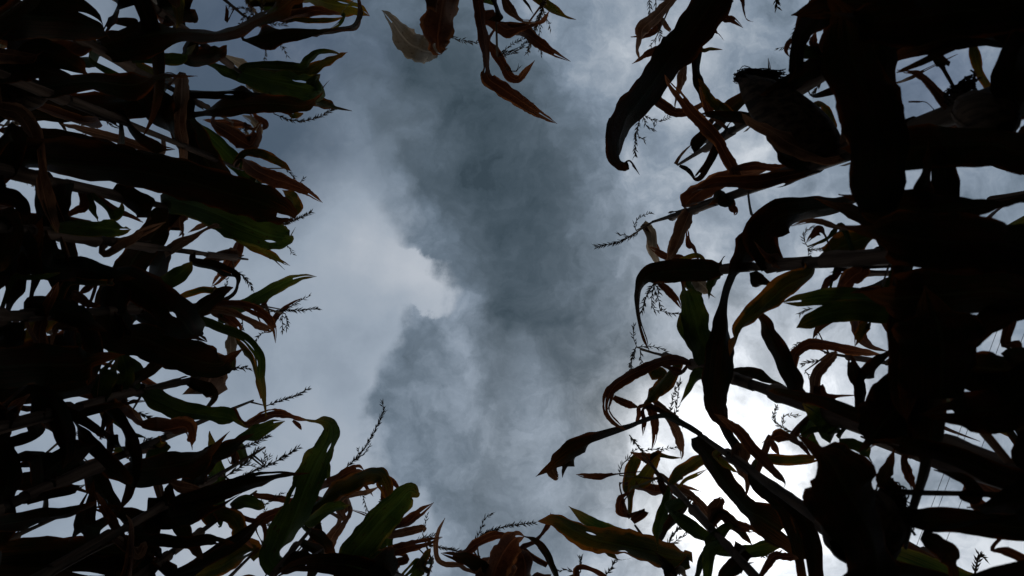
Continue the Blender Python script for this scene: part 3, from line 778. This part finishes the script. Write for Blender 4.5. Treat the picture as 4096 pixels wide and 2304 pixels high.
SPIKES = '''D 1.5 560,860 680,905 800,910 900,880 1010,820
D 1 640,1270 700,1330 740,1390 780,1350
E 1.5 260,590 330,640 375,690 390,728
E 1.5 520,905 650,890 780,890 900,880
E 1 640,890 720,840 825,785
E 1 620,920 622,990 620,1060
E 1 645,920 655,980 650,1045
E 1 490,1060 450,1080 405,1135
E 1 320,970 322,1020 300,1060
E 1.5 190,1345 280,1330 375,1330
E 1 110,710 150,740 200,700 200,650
F 1.5 500,165 600,130 720,90 815,38
F 1.5 1040,690 1120,615 1200,540 1280,420 1350,290 1385,200 1375,135
F 1 1160,580 1220,540 1280,470
F 1 1150,590 1190,540 1195,490
F 1.5 250,500 400,450 515,395
F 1.5 190,700 300,630 380,570 435,490
F 1.5 240,735 470,630 560,590 650,540 735,485
F 1 470,620 485,560 485,520
F 1 490,610 510,570 525,548
F 1 340,615 390,615 435,630
F 1 1180,790 1230,850 1260,940 1310,1010
F 1 1375,850 1355,890 1340,915
F 1 1680,1130 1700,1050 1710,990
F 1.5 1600,1195 1680,1165 1770,1140
F 1.5 1700,1210 1850,1240 1960,1262
F 1 1760,1290 1750,1350 1740,1400
F 1 480,915 550,870 610,830
F 1 1540,1300 1500,1380 1480,1440
H 1.5 150,1210 260,1130 400,1080 520,1060 635,1048
H 1 200,1170 240,1080 260,1020 320,970
H 1 265,1360 300,1320 345,1290
H 1.5 985,1420 988,1360 985,1300
H 1 960,1430 890,1405 810,1410
H 1.3 1170,1450 1220,1380 1245,1335
K 1.5 600,385 660,460 710,525
K 1.2 525,690 540,620 590,560 650,490
K 1 700,510 750,495 850,490 940,480
K 1 690,540 740,620 770,700 790,770
K 1.5 880,1240 930,1140 970,1100
K 1 910,1220 970,1170 1040,1130
K 1.5 1900,390 1740,320 1690,250 1715,160
K 1 1755,320 1770,240 1860,245
K 1 1640,970 1700,1000 1760,1030
K 1 1590,1310 1650,1285 1740,1270
K 1.2 1440,1430 1480,1360 1500,1350
J 1.6 690,280 600,340 500,385 420,400 352,412
J 1.1 650,290 640,250 670,200 770,150
J 1 600,335 560,325 515,322
J 1.6 785,690 730,780 690,905
J 1 785,700 768,800 780,880 850,900 980,925
J 1 790,700 815,730 828,770
J 1 785,700 800,770 850,890
J 1 655,1170 630,1090 640,1000
J 1.6 650,1170 625,1230 610,1340
J 1.2 680,1190 690,1310
J 1 660,1170 750,1165 830,1180 888,1215
I 1.2 370,-10 375,60 380,110
I 1.2 420,-10 430,150 460,290
I 1 430,270 400,320 380,350
I 1 320,860 400,905 460,910 540,870
I 1 325,870 350,950 400,975 412,940
I 1.6 300,900 270,1030 265,1180
I 1 285,1030 345,1062
I 1.4 1550,110 1490,200 1465,265
I 1 1580,0 1560,90 1495,105 1540,135
I 1.4 1320,-20 1330,20 1335,50
I 1 1450,370 1400,355 1350,362
I 1 1500,430 1530,470 1565,488
I 1.5 1670,610 1630,670 1600,715
G 1.1 540,420 600,380 680,320 752,290
G 1.1 545,425 650,380 720,350 785,302
G 1 550,430 640,410 700,380 740,340
G 1 590,500 640,530 690,535 705,518
M 1 300,415 270,350 290,290 360,265
M 1.4 300,430 350,440 400,432
M 1 300,430 310,465 335,490
M 1.4 335,880 280,890 230,925
M 1 368,1030 365,1100
M 1 300,1150 230,1135 180,1200
M 1.4 400,1270 330,1280 265,1300
M 1 280,1350 310,1390 350,1420
C 1.3 990,215 1050,220 1150,260 1220,305
C 1.3 500,385 560,375 620,370
C 1 510,390 560,420 600,510
C 1.3 1075,460 1100,435 1122,405
C 1.3 960,560 1020,575 1080,600
C 1 430,945 490,965 500,960
A 1 800,890 820,930 850,960
A 1 1780,1000 1830,970 1860,970 1840,1020
N 1.6 1560,1440 1580,1340 1592,1290 1620,1300 1632,1318
'''

def by(rowname, i): return [p for p in PLANTS if p.row == rowname and p.i == i][0]

def nearest(px, py, wpx, hmin=.30, hmax=1.72, rows=('right', 'left', 'top', 'bottom'), hfix=None):
    dx = (px - 2048) / F; dy = (py - 1152) / F; best = None
    for P in PLANTS:
        if P.row not in rows: continue
        h = hfix
        if h is None:
            h = 1.0
            for _ in range(4):
                X, Y, _z = P.pos(h); h = (dx * X + dy * Y) / (dx * dx + dy * dy + 1e-6)
                h = min(max(h, hmin), min(hmax, P.top + .1))
        X, Y, _z = P.pos(h)
        res = math.hypot(dx * h - X, dy * h - Y)
        wid = wpx / F * h
        cost = res + max(0, wid - .095) * 4 + max(0, .018 - wid) * 2
        if best is None or cost < best[0]: best = (cost, P, h, res)
    return best

def smooth_profile(t): return min(1.0, 0.55 + 2.2 * t) * (1 - max(0, (t - .45) / .55) ** 1.8)

CHECK = []
def traced_blade(line, idx):
    tok = line.split(); tile, mat = tok[0], tok[1]; hfix = None; dh = None; att = None; conn = 1; own = None; k = 2
    while '=' in tok[k]:
        a, b = tok[k].split('=')
        if a == 'h': hfix = float(b)
        if a == 'dh': dh = float(b)
        if a == 'at': att = b
        if a == 'c': conn = int(b)
        if a == 'own': own = b.split(':')
        k += 1
    pts = []
    for t in tok[k:]:
        x, y, w = (float(q) for q in t.split(','))
        px, py = tp(tile, x, y); pts.append((px, py, w * TS * (1 if w < 12 else 1.06 if w < 60 or tile in 'GHIJKLMN' else 1.14)))
    if att == 'e': pts.reverse()
    rng = random.Random(9000 + idx)
    wmax = max(p[2] for p in pts)
    cost, P, h0, res = nearest(pts[0][0], pts[0][1], wmax, hfix=hfix)
    if att is None:
        c2, P2, h2, r2 = nearest(pts[-1][0], pts[-1][1], wmax, hfix=hfix)
        t0, t1 = pts[0][2] < 9, pts[-1][2] < 9           # a narrow end is a tip
        if (t0 and not t1) or (t0 == t1 and c2 < cost): pts.reverse(); cost, P, h0, res = c2, P2, h2, r2
    if own: P = by(own[0], int(own[1]))
    # blades run out to a point
    if pts[-1][2] > 9:
        (xa, ya, _), (xb, yb, wb) = pts[-2], pts[-1]; dl = math.dist((xa, ya), (xb, yb)) or 1; ex = min(wb * 1.7, 120)
        pts[-1] = (xb, yb, wb * .78); pts.append((xb + (xb - xa) / dl * ex + rng.uniform(-.3, .3) * wb, yb + (yb - ya) / dl * ex + rng.uniform(-.3, .3) * wb, 2.0))
    Lpx = sum(math.dist(pts[i][:2], pts[i + 1][:2]) for i in range(len(pts) - 1)); L = Lpx / F * h0
    if dh is None:
        rin = math.hypot(pts[0][0] - 2048, pts[0][1] - 1152) - math.hypot(pts[-1][0] - 2048, pts[-1][1] - 1152)
        dh = max(-.22, min(.22, .35 * rin / F * h0 + rng.uniform(-.06, .06) * min(1, L / .3)))
        if h0 < .5: dh *= .5
    bump = rng.uniform(.04, .12) * L
    acc = 0; ctl = []
    for i, (px, py, w) in enumerate(pts):
        if i: acc += math.dist(pts[i - 1][:2], (px, py))
        t = acc / max(Lpx, 1)
        h = max(.2, h0 + dh * t + bump * math.sin(math.pi * t))
        ctl.append((px, py, h, max(w, 1.2)))
    if res > .012 and conn:
        hs = max(.2, h0 - .35 * res); X, Y, _ = P.pos(hs)
        ctl.insert(0, (2048 + F * X / hs, 1152 + F * Y / hs, hs, ctl[0][3] * (.75 if res < .1 else .5)))
    sub = 6 if len(ctl) > 3 else 10
    S = catmull(ctl, sub); n = len(S)
    for i in range(n):                                     # widths stay between those measured
        a = ctl[min(i // sub, len(ctl) - 1)][3]; b = ctl[min(i // sub + 1, len(ctl) - 1)][3]; f = (i % sub) / sub
        S[i] = (*S[i][:3], a + (b - a) * (f * f * (3 - 2 * f)))
    wt = [s[3] / F * s[2] for s in S]; Wm = max(wt)
    rows = []; prev = None; sg = rng.choice((-1, 1)); a0 = rng.uniform(-.35, .35) * (0.3 if h0 < .6 else 1)
    C = [Vector(at(s[0], s[1], s[2])) for s in S]
    for i, s in enumerate(S):
        a = S[max(i - 1, 0)]; b = S[min(i + 1, n - 1)]
        d2 = Vector((b[0] - a[0], b[1] - a[1], 0))
        if d2.length < 1e-6: d2 = Vector((1, 0, 0))
        d2.normalize(); sv = Vector((-d2.y, d2.x, 0))
        if prev is not None and sv.dot(prev) < 0: sv = -sv
        prev = sv
        T = (C[min(i + 1, n - 1)] - C[max(i - 1, 0)]).normalized()
        N = T.cross(sv)
        N = N.normalized() if N.length > 1e-6 else Vector((0, 0, 1))
        w_app = max(wt[i], .0012); t = i / (n - 1)
        w_true = max(w_app, min(Wm * smooth_profile(t), w_app * (2.2 if h0 > .6 else 1.15)))
        phi = math.acos(min(1, w_app / w_true)) * sg + a0 * math.sin(3 * t + sg)
        w_true = w_app / max(.3, abs(math.cos(phi)))
        Sd = (sv * math.cos(phi) + N * math.sin(phi)).normalized(); Nn = T.cross(Sd).normalized()
        rows.append((W(*C[i]), Sd, Nn, w_true / 2))
    dry = mat in 'rdp'
    part = blade(rows, rng, fold=rng.uniform(.12, .4) * (1 if h0 > .6 else .4), ripple=rng.uniform(.10, .2) if dry else rng.uniform(.04, .11) * (1 if h0 > .6 else .35),
                 slits=rng.choice((0, 0, 1, 2)) if L > .2 else 0, ragged=.10 if dry else .03)
    P.leaves.append((part, mat, idx)); P.minh = min(P.minh, h0)
    CHECK.append((idx, tile, P.row, round(h0, 2), round(res, 2), round(Wm, 3), round(L, 2)))

# open sky the free growing blades stay out of (photo pixels)
OPEN = [(1500, -400), (1480, 200), (1380, 400), (1330, 480), (1290, 820), (1180, 1150), (1300, 1450), (1380, 1640), (1560, 1720), (1700, 1980), (1950, 2020), (2300, 2030), (2460, 1980),
        (2420, 1860), (2640, 1560), (2400, 1640), (2420, 1500), (2560, 1250), (2500, 1000), (2600, 860), (2430, 600), (2500, 300), (2560, -400), (2300, -400), (2230, 200), (1950, 400), (1750, 260), (1620, -400)]
GAPS = '''A 690,100 960,110 1600,60 1800,450 1500,600 960,240 760,540 460,570 820,920 1060,900 1150,1000 1270,1090 1440,1210 1550,770 340,910 120,1330
B 540,60 850,70 1000,170 1200,380 1500,400 1600,600 1100,520 320,550 600,740 720,760 850,1240 1060,1230 1150,1390 1400,1110 1650,420 930,470 780,490 1700,380 1500,640 1000,440
C 800,40 1350,90 1450,60 450,150 560,190 220,290 700,270 1000,290 640,450 350,390 160,450 1000,430 180,600 520,360 780,650 930,620 1500,700 100,850 560,870 1120,920 1290,830 1170,1260 1300,1130 780,1120 560,1130 110,1120 120,1400 1450,1120 1600,1220 1750,1150 1780,1400
L 440,230 1130,440 1200,720 1420,500 1300,800 360,680 560,1030 1030,1370 1550,1370 1100,830
M 600,20 450,35 1690,20 1870,150 1760,1140 1890,1030 240,350 130,400 700,680 820,640 200,960 550,1030 820,1050 600,1120 450,1290 850,1290 240,1080
N 120,100 60,300 200,300 180,500 560,250 640,200 600,60 1430,40 1440,410 1700,500 1820,600 980,620 1100,600 980,840 1350,800 1450,870 1180,1200 1600,1250 1800,1350 1500,1200 340,1060 110,840 20,500
I 1000,300 1150,430 900,500 980,700 860,700 680,700 1100,1070 1050,1150 1300,200 1630,660 1350,560 1390,280 400,300 900,1180 640,1000 600,940
J 860,300 1200,300 1300,380 900,800 1340,700 1700,640 1250,900 1720,830 1800,950 1560,1250 1480,1200 1850,1000 1880,320
K 1080,540 900,620 1000,680 1180,750 1100,820 1330,920 950,1100 740,1040 1050,1200 1130,1180 1400,1200 1500,1130 1650,1180 1340,1350 1600,300 1750,450 1500,400
D 250,280 400,400 700,350 250,620 1000,300 560,1000 600,1200 550,1150 200,1050
E 600,250 400,600 200,350 500,700 350,1000 500,1200 150,450 300,780
F 50,100 300,300 250,200 600,450 700,350 650,600 1000,650 850,700 930,800 1000,900 1150,1100 700,1150 560,1150 450,1200 250,1200 500,1350 800,1240 1250,1050 1320,900 1500,1200 1600,1150 1600,1350 1700,1250
H 350,1250 600,1380 480,1350 1000,1300 1300,1100 1350,1360 1100,600 1250,500
'''
KEEP = []
for _l in GAPS.split('\n'):
    _t = _l.split()
    for _q in _t[1:]:
        _x, _y = _q.split(','); KEEP.append((*tp(_t[0], float(_x), float(_y)), 14))
def inside(x, y, poly):
    c = False; j = len(poly) - 1
    for i in range(len(poly)):
        xi, yi = poly[i]; xj, yj = poly[j]
        if (yi > y) != (yj > y) and x < (xj - xi) * (y - yi) / (yj - yi) + xi: c = not c
        j = i
    return c

def free_blade(P, h, az, rng, L=None, Wd=None, mat=None):
    """a blade grown from its node: rises, arches over and hangs, dry ones break and twist"""
    for _try in range(16):
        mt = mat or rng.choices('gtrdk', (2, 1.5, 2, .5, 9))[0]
        Ln = (L or rng.uniform(.45, .75)) * (1 if h < P.top - .3 else .6); wd = (Wd or (rng.uniform(.032, .062) if 'left' in P.row else rng.uniform(.05, .08))) * (1 if h < P.top - .3 else .6)
        dry = mt in 'rd'
        if dry: wd *= .65
        a = az + rng.uniform(-.5, .5); el = rng.uniform(.7, 1.25); n = 26; ds = Ln / n
        kink = rng.uniform(.25, .6) if rng.random() < (.7 if dry else .25) else 9
        x, y, z = P.pos(h); c = Vector((x, y, z)); rows = []; tw = rng.uniform(-.4, .4); tws = rng.uniform(-1.6, 1.6) * (1.5 if dry else .7)
        da = rng.uniform(-.8, .8); drop = rng.uniform(1.2, 2.8); ok = True
        for i in range(n + 1):
            t = i / n
            d = Vector((math.cos(el) * math.cos(a), math.cos(el) * math.sin(a), math.sin(el)))
            side = Vector((-math.sin(a), math.cos(a), 0)); nrm = side.cross(d) * -1
            ang = tw + tws * t
            S = (side * math.cos(ang) + nrm * math.sin(ang)).normalized(); N = d.cross(S).normalized()
            hw = wd / 2 * min(1, .5 + 2.5 * t) * (1 - max(0, (t - .4) / .6) ** 1.7) + .0006
            rows.append((W(*c), S, N, hw))
            if c.z > .12:
                if P.row in ('left', 'left_back') and c.z < .72 and abs(c.x) < c.z * 1.05 and abs(c.y) < c.z * .62: ok = False; break
                px = 2048 + F * c.x / c.z; py = 1152 + F * c.y / c.z
                m = hw / c.z * F
                if -50 < px < 4150 and -50 < py < 2350 and P.row != 'x':
                    if inside(px, py, OPEN): ok = False; break
                    if (P.row == 'right' and px < 3380) or (P.row == 'right_back' and px < 3180) or (P.row == 'left' and px > 720) or (P.row == 'left_back' and px > 620) \
                            or (P.row == 'top' and py > 70) or (P.row == 'bottom' and py < 2230): ok = False; break
                    if any((px - gx) ** 2 + (py - gy) ** 2 < (gr + m) ** 2 for gx, gy, gr in KEEP): ok = False; break
            if c.length < .22: ok = False; break
            c = c + d * ds; a += da * ds / Ln; el -= drop * ds / Ln * (0.4 + 1.4 * t)
            if t <= kink < t + 1 / n: el -= rng.uniform(.8, 1.6)
            el = max(el, -1.5)
        if ok:
            P.leaves.append((blade(rows, rng, rng.uniform(.12, .4), rng.uniform(.1, .2) if dry else rng.uniform(.04, .11), rng.choice((0, 0, 1)), .1 if dry else .03), mt, -1))
            return

def spike(part, pts, rng, thick, end_taper=True):
    """a tassel branch: a thin rachis set with overlapping spikelets"""
    C = [Vector(p) for p in catmull(pts, 6)]
    L = sum((C[i + 1] - C[i]).length for i in range(len(C) - 1))
    part.tube(C, [max(.0005, .0013 * thick * (1 - .6 * i / len(C))) for i in range(len(C))], 5)
    step = .0058 if thick > 1.2 else .0085; s = 0; nxt = L * .08
    for i in range(len(C) - 1):
        seg = C[i + 1] - C[i]; sl = seg.length
        if sl < 1e-6: continue
        d = seg / sl; o = d.orthogonal().normalized(); o2 = d.cross(o)
        while nxt < s + sl:
            p = C[i] + d * (nxt - s)
            for _ in range(3 if thick > 1.2 else 2):
                g = rng.uniform(0, 6.28); q = (o * math.cos(g) + o2 * math.sin(g))
                part.dart(p, d * rng.uniform(.7, 1.1) + q * rng.uniform(.4, .9), rng.uniform(.012, .021), .0018)
            nxt += step * rng.uniform(.7, 1.3)
        s += sl

def free_tassel(P, rng):
    if P.top < 1.2: return
    x, y, z = P.pos(P.top); base = Vector((x, y, z)); out = []
    lean = Vector((rng.uniform(-.5, .5), rng.uniform(-.5, .5), 1)).normalized()
    for k in range(rng.randrange(4, 7)):
        main = k == 0
        a = rng.uniform(0, 6.28); st = base + lean * (0.03 * k)
        d = lean if main else (lean * rng.uniform(.5, 1) + Vector((math.cos(a), math.sin(a), 0)) * rng.uniform(.4, .9)).normalized()
        L = rng.uniform(.2, .28) if main else rng.uniform(.10, .18); pts = [tuple(base), tuple(st)] if not main else [tuple(base)]
        p = st if not main else base
        for q in range(4):
            p = p + d * L / 4; d = (d + Vector((rng.uniform(-.12, .12), rng.uniform(-.12, .12), -.13 if not main else -.05))).normalized(); pts.append(tuple(p))
        bad = False
        for p_ in pts:
            px = 2048 + F * p_[0] / p_[2]; py = 1152 + F * p_[1] / p_[2]
            if inside(px, py, OPEN): bad = True
        if not bad: out.append((pts, 1.6 if main else 1.0))
    P.tassels += out

def traced_spike(line, idx):
    tok = line.split(); tile = tok[0]; th = float(tok[1]); k = 2; hfix = None
    if tok[k].startswith('h='): hfix = float(tok[k][2:]); k += 1
    pts = []
    for t in tok[k:]:
        x, y = (float(q) for q in t.split(',')[:2]); pts.append(tp(tile, x, y))
    cost, P, h0, res = nearest(*pts[0], 40, hmin=1.2, hmax=1.85, hfix=hfix, rows=('right', 'left', 'top', 'bottom', 'left_back', 'right_back'))
    acc = 0; C = []
    for i, (px, py) in enumerate(pts):
        if i: acc += math.dist(pts[i - 1], (px, py))
        C.append(at(px, py, h0 + .35 * acc / F * h0))
    P.has_tassel = True
    X, Y, Z = P.pos(min(P.top, h0))
    P.tassels.append(([(p[0], p[1], p[2]) for p in C], th)); P.stem = getattr(P, 'stem', []) + [(X, Y, Z), C[0]]
    # a bare stem joins the branch to the stalk top
    if .01 < res < .12:
        P.tassels[-1] = (P.tassels[-1][0], th, ((X, Y, min(P.top, h0) - .02), C[0]))
    CHECK.append((idx, 'spike' + tile, P.row, round(h0, 2), round(res, 2), 0, 0))

def ear(P, base, tip, r, rng, silk_dir=(0, 0, 1), silk=1.0):
    P.ears += 1
    P.earspec = getattr(P, 'earspec', []) + [(Vector(base), Vector(tip), r, silk_dir, silk)]

def build_ear(root, base, tip, r, rng, silk_dir, silk):
    ax = (tip - base); L = ax.length; ax.normalize(); a = ax.orthogonal().normalized(); b = ax.cross(a)
    e = bpy.data.objects.new('ear_of_corn', None); col.objects.link(e); e.parent = root; e['label'] = 'ear wrapped in dry husk with dark silk'
    prof = [(0, .35), (.06, .62), (.18, .88), (.34, 1.0), (.52, .98), (.70, .80), (.84, .50), (.94, .24), (1.0, .07)]
    # overlapping husk leaves, each wraps part of the ear and ends in a loose point
    for k in range(6):
        p = Part(); g0 = k * 2.4 + rng.uniform(-.3, .3); span = rng.uniform(1.0, 1.35); lift = 1.0 + .035 * k; tl = rng.uniform(.92, 1.10)
        n = 16; mcol = 10; ph = rng.uniform(0, 6)
        for i in range(n + 1):
            t = i / n * tl; j = 0
            while j < len(prof) - 2 and prof[j + 1][0] < t: j += 1
            (t0, r0), (t1, r1) = prof[j], prof[j + 1]; f = min(1.6, (t - t0) / (t1 - t0)); rr = max(.06, r0 + (r1 - r0) * f)
            sp = span * (1 if t < .6 else max(.06, 1 - ((t - .6) / (tl - .6 + .01)) ** 1.5))
            flare = max(0, t - .8) * .25
            for q in range(mcol + 1):
                u = q / mcol * 2 - 1; g = g0 + u * sp
                rad = r * rr * lift * (1 + .03 * math.sin(9 * g + ph) + .025 * math.sin(31 * g + 2 * t)) + r * flare
                p.v.append(W(*(base + ax * (L * t) + (a * math.cos(g) + b * math.sin(g)) * rad))); p.uv.append(((u + 1) / 2, i / n))
        for i in range(n):
            for q in range(mcol):
                c = i * (mcol + 1) + q; p.f.append((c, c + 1, c + mcol + 2, c + mcol + 1))
        p.build('husk', M_HUSK, e)
    if silk:
        p = Part(); sd = Vector(silk_dir).normalized(); up = (ax - sd * ax.dot(sd)).normalized()
        def jit(k): return Vector((rng.uniform(-1, 1), rng.uniform(-1, 1), rng.uniform(-1, 1))) * k
        for k in range(int(150 * min(1, silk))):
            q0 = base + ax * (L * .95) + jit(r * .2); ln = silk * rng.uniform(.035, .066)
            q = [q0, q0 + ax * .010 + jit(.003), q0 + ax * .012 + up * .004 + sd * ln * .25 + jit(.006), q0 + ax * .010 + sd * ln * .6 + jit(.0055), q0 + ax * .006 + sd * ln * 1.0 + jit(.003)]
            pts = [W(*w) for w in catmull([tuple(w) for w in q], 4)]
            pts = [w + jit(.0009) for w in pts]
            p.tube(pts, .0007, 4, False)
        p.build('silk', M_SILK, e)

lines = [l for l in BLADES.split('\n') if l.strip() and not l.strip().startswith('#')]
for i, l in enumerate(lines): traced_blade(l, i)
for i, l in enumerate([l for l in SPIKES.split('\n') if l.strip() and not l.strip().startswith('#')]): traced_spike(l, i)


def pix(tile, x, y, h): return at(*tp(tile, x, y), h)
ear(by('right', 4), pix('I', 1760, 1170, .66), pix('I', 1050, 575, .80), .030, None, (1, -.10, .1), 1.1)
ear(by('right', 7), pix('N', 560, 1250, .40), pix('N', 890, 850, .44), .024, None, (.3, .6, -.2), .42)
ear(by('right', 4), pix('L', 1780, 980, .40), pix('L', 1445, 745, .48), .016, None, (.6, -.7, .2), .5)
ear(by('left', 5), pix('A', -120, 760, .95), pix('A', 420, 655, 1.0), .027, None, (1, 0, 0), .0)

# free blades fill out every plant from the ground to the tassel, two ranked like corn
for P in PLANTS:
    r = P.rng; az = r.uniform(-.9, .9) + (0 if r.random() < .5 else math.pi)
    n = {'right': 6, 'left': 17, 'top': 2, 'bottom': 3, 'left_back': 15, 'right_back': 10}[P.row]
    hs = [(-.1 + (P.top - .05) * (k + .5) / n) for k in range(n)]
    for k, h in enumerate(hs): free_blade(P, h, (r.uniform(0, 6.28) if 'left' in P.row and k % 3 else az + (math.pi if k % 2 else 0)), r)
    if not P.has_tassel: free_tassel(P, r)

# ------------------------------------------------------------------ build and label the plants
ORD = ['first', 'second', 'third', 'fourth', 'fifth', 'sixth', 'seventh', 'eighth', 'ninth']
LAB = {
    'right': ['', 'corn plant at the top edge with small curled dry leaves at upper right',
        'corn plant at top right with a long broad dark leaf hanging diagonally over the sky', 'corn plant behind the big husked ear, with a broken leaf looped like a triangle',
        'corn plant at right carrying a big husked ear with a dark silk tuft', 'corn plant at right centre with level stalk and a green leaf hooked downward',
        'corn plant at right whose russet leaf arches below the hooked green leaf', 'corn plant at lower right with a long rolled leaf reaching left into the sky',
        'corn plant at lower right with bare stalk slanting across the white glow',
        'corn plant at lower right with a broad orange edged green leaf pointing left', 'corn plant peeking in at the bottom edge below the white glow', ''],
    'left': ['', 'corn plant at upper left with yellow green leaf tips touching the top edge', 'corn plant at upper left with a long black leaf just below the yellow green tips',
        'corn plant at upper left with a broad green leaf under a pale dry fold', 'corn plant at upper left with a twisted dry leaf hanging straight down',
        'corn plant at left with a tan dry leaf drooping along the left edge', 'corn plant at left with two broad blunt dark leaves one above the other',
        'corn plant at left with thin bare stalk below the two blunt leaves', 'corn plant at left with a long pointed green leaf and feathery tassels beside it',
        'corn plant at left below the long pointed green leaf, with wide overlapping dark leaves', 'corn plant at lower left with a russet leaf reaching right to the hooked leaf tip',
        'corn plant at lower left with three slanting tassels against the pale sky', 'corn plant at lower left with a long rolled brown leaf slanting up from the corner',
        'corn plant at the bottom left with a blunt green leaf edged orange', '', ''],
    'top': ['corn plant at the top edge whose broad brown leaf folds into a pale triangle', 'corn plant at the top edge with long russet leaves hanging into the sky',
            'corn plant at the top edge with one short yellow leaf right of the russet leaves'],
    'bottom': ['corn plant at bottom left with one tall dark leaf bent over like a hook', 'corn plant at the bottom edge with a broad blunt green leaf leaning right',
               'corn plant at the bottom edge between the blunt green leaf and the russet clump', 'corn plant at bottom centre with a clump of drooping russet leaves',
               'corn plant at the bottom edge right of the russet clump with a small upright tassel'],
}
GROUP = {'right': 'corn plants in the near right row', 'left': 'corn plants in the near left row', 'top': 'corn plants at the top edge',
         'bottom': 'corn plants at the bottom edge', 'left_back': 'corn plants in the far left row', 'right_back': 'corn plants in the far right row'}
IDX = {}
for P in PLANTS:
    r = P.rng
    X, Y, Z = P.pos(-CAMZ)
    root = bpy.data.objects.new('corn_plant', None); col.objects.link(root); root.empty_display_size = .1
    root['category'] = 'corn plant'; root['group'] = GROUP[P.row]
    if P.row in LAB: root['label'] = LAB[P.row][P.i]
    elif P.row == 'left_back': root['label'] = 'corn plant glimpsed behind the near left row, %s from the top' % ORD[P.i - 4]
    else: root['label'] = 'corn plant glimpsed behind the near right row, %s from the top' % ORD[P.i - 2]
    # stalk with swollen joints
    p = Part(); pts = []; rad = []; nn = 60; hj = .17
    for k in range(nn + 1):
        h = -CAMZ - .03 + (P.top + CAMZ + .03) * k / nn; t = k / nn
        q = ((h + CAMZ) % hj) / hj; joint = 1 + .22 * math.exp(-((q - .5) / .06) ** 2)
        pts.append(W(*P.pos(h))); rad.append((.0125 * max(0, 1 - t) ** .7 + .0032) * joint)
    p.tube(pts, rad, 10)
    p.build('stalk', M_STALK, root)
    # papery sheaths clasping the stalk above the joints
    h = .15 + r.uniform(0, .1)
    while h < P.top - .2:
        p = Part(); L = r.uniform(.10, .16); n = 7; m = 9; g0 = r.uniform(0, 6.28); t0 = (h + CAMZ) / (P.top + CAMZ)
        for k in range(n + 1):
            c = Vector(P.pos(h + L * k / n)); rr = .0125 * (1 - t0) ** .7 + .0055 + .0035 * (k / n) ** 3 * r.uniform(.4, 1.6)
            for q in range(m + 1):
                g = g0 + q / m * 5.2
                p.v.append(W(*(c + Vector((math.cos(g), math.sin(g), (.006 * math.sin(3 * g + h * 40) if k == n else 0))) * rr)))
        for k in range(n):
            for q in range(m):
                c = k * (m + 1) + q; p.f.append((c, c + 1, c + m + 2, c + m + 1))
        p.build('sheath', M_SHEATH, root)
        h += .17 * r.choice((1, 1, 2))
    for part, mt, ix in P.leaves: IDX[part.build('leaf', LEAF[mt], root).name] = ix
    if P.tassels:
        tas = bpy.data.objects.new('tassel', None); col.objects.link(tas); tas.parent = root
        for spec in P.tassels:
            p = Part(); spike(p, [W(*q) for q in spec[0]], r, spec[1])
            if len(spec) > 2: p.tube([W(*spec[2][0]), W(*spec[2][1])], [.003, .0018], 6)
            p.build('tassel_branch', M_TASSEL, tas)
    for base, tip, rr, sd, sk in getattr(P, 'earspec', []): build_ear(root, base, tip, rr, r, sd, sk)

# ------------------------------------------------------------------ overhead wires far above, seen through gaps at the right
for k, name in enumerate(('leftmost', 'middle', 'rightmost')):
    p = Part(); H = 9.0; pts = []
    for i in range(41):
        s = -30 + 60 * i / 40
        pts.append(W(8.45 + .13 * k * (1 + (k == 2) * .9) - .36 * (s - 1), s, H + .0016 * (s + 2) ** 2))
    p.tube(pts, .0042, 6)
    o = p.build('overhead_wire', M_WIRE)
    o['category'] = 'wire'; o['group'] = 'overhead wires'; o['label'] = 'thin overhead wire crossing the sky at far right, %s of three' % name

if __name__ == '__main__':
    bad = [c for c in CHECK if c[4] > .12 or c[5] > .11]
    print('plants', len(PLANTS), 'traced', len(CHECK), 'far from stalk', len(bad))
    for c in bad: print('  ', c)
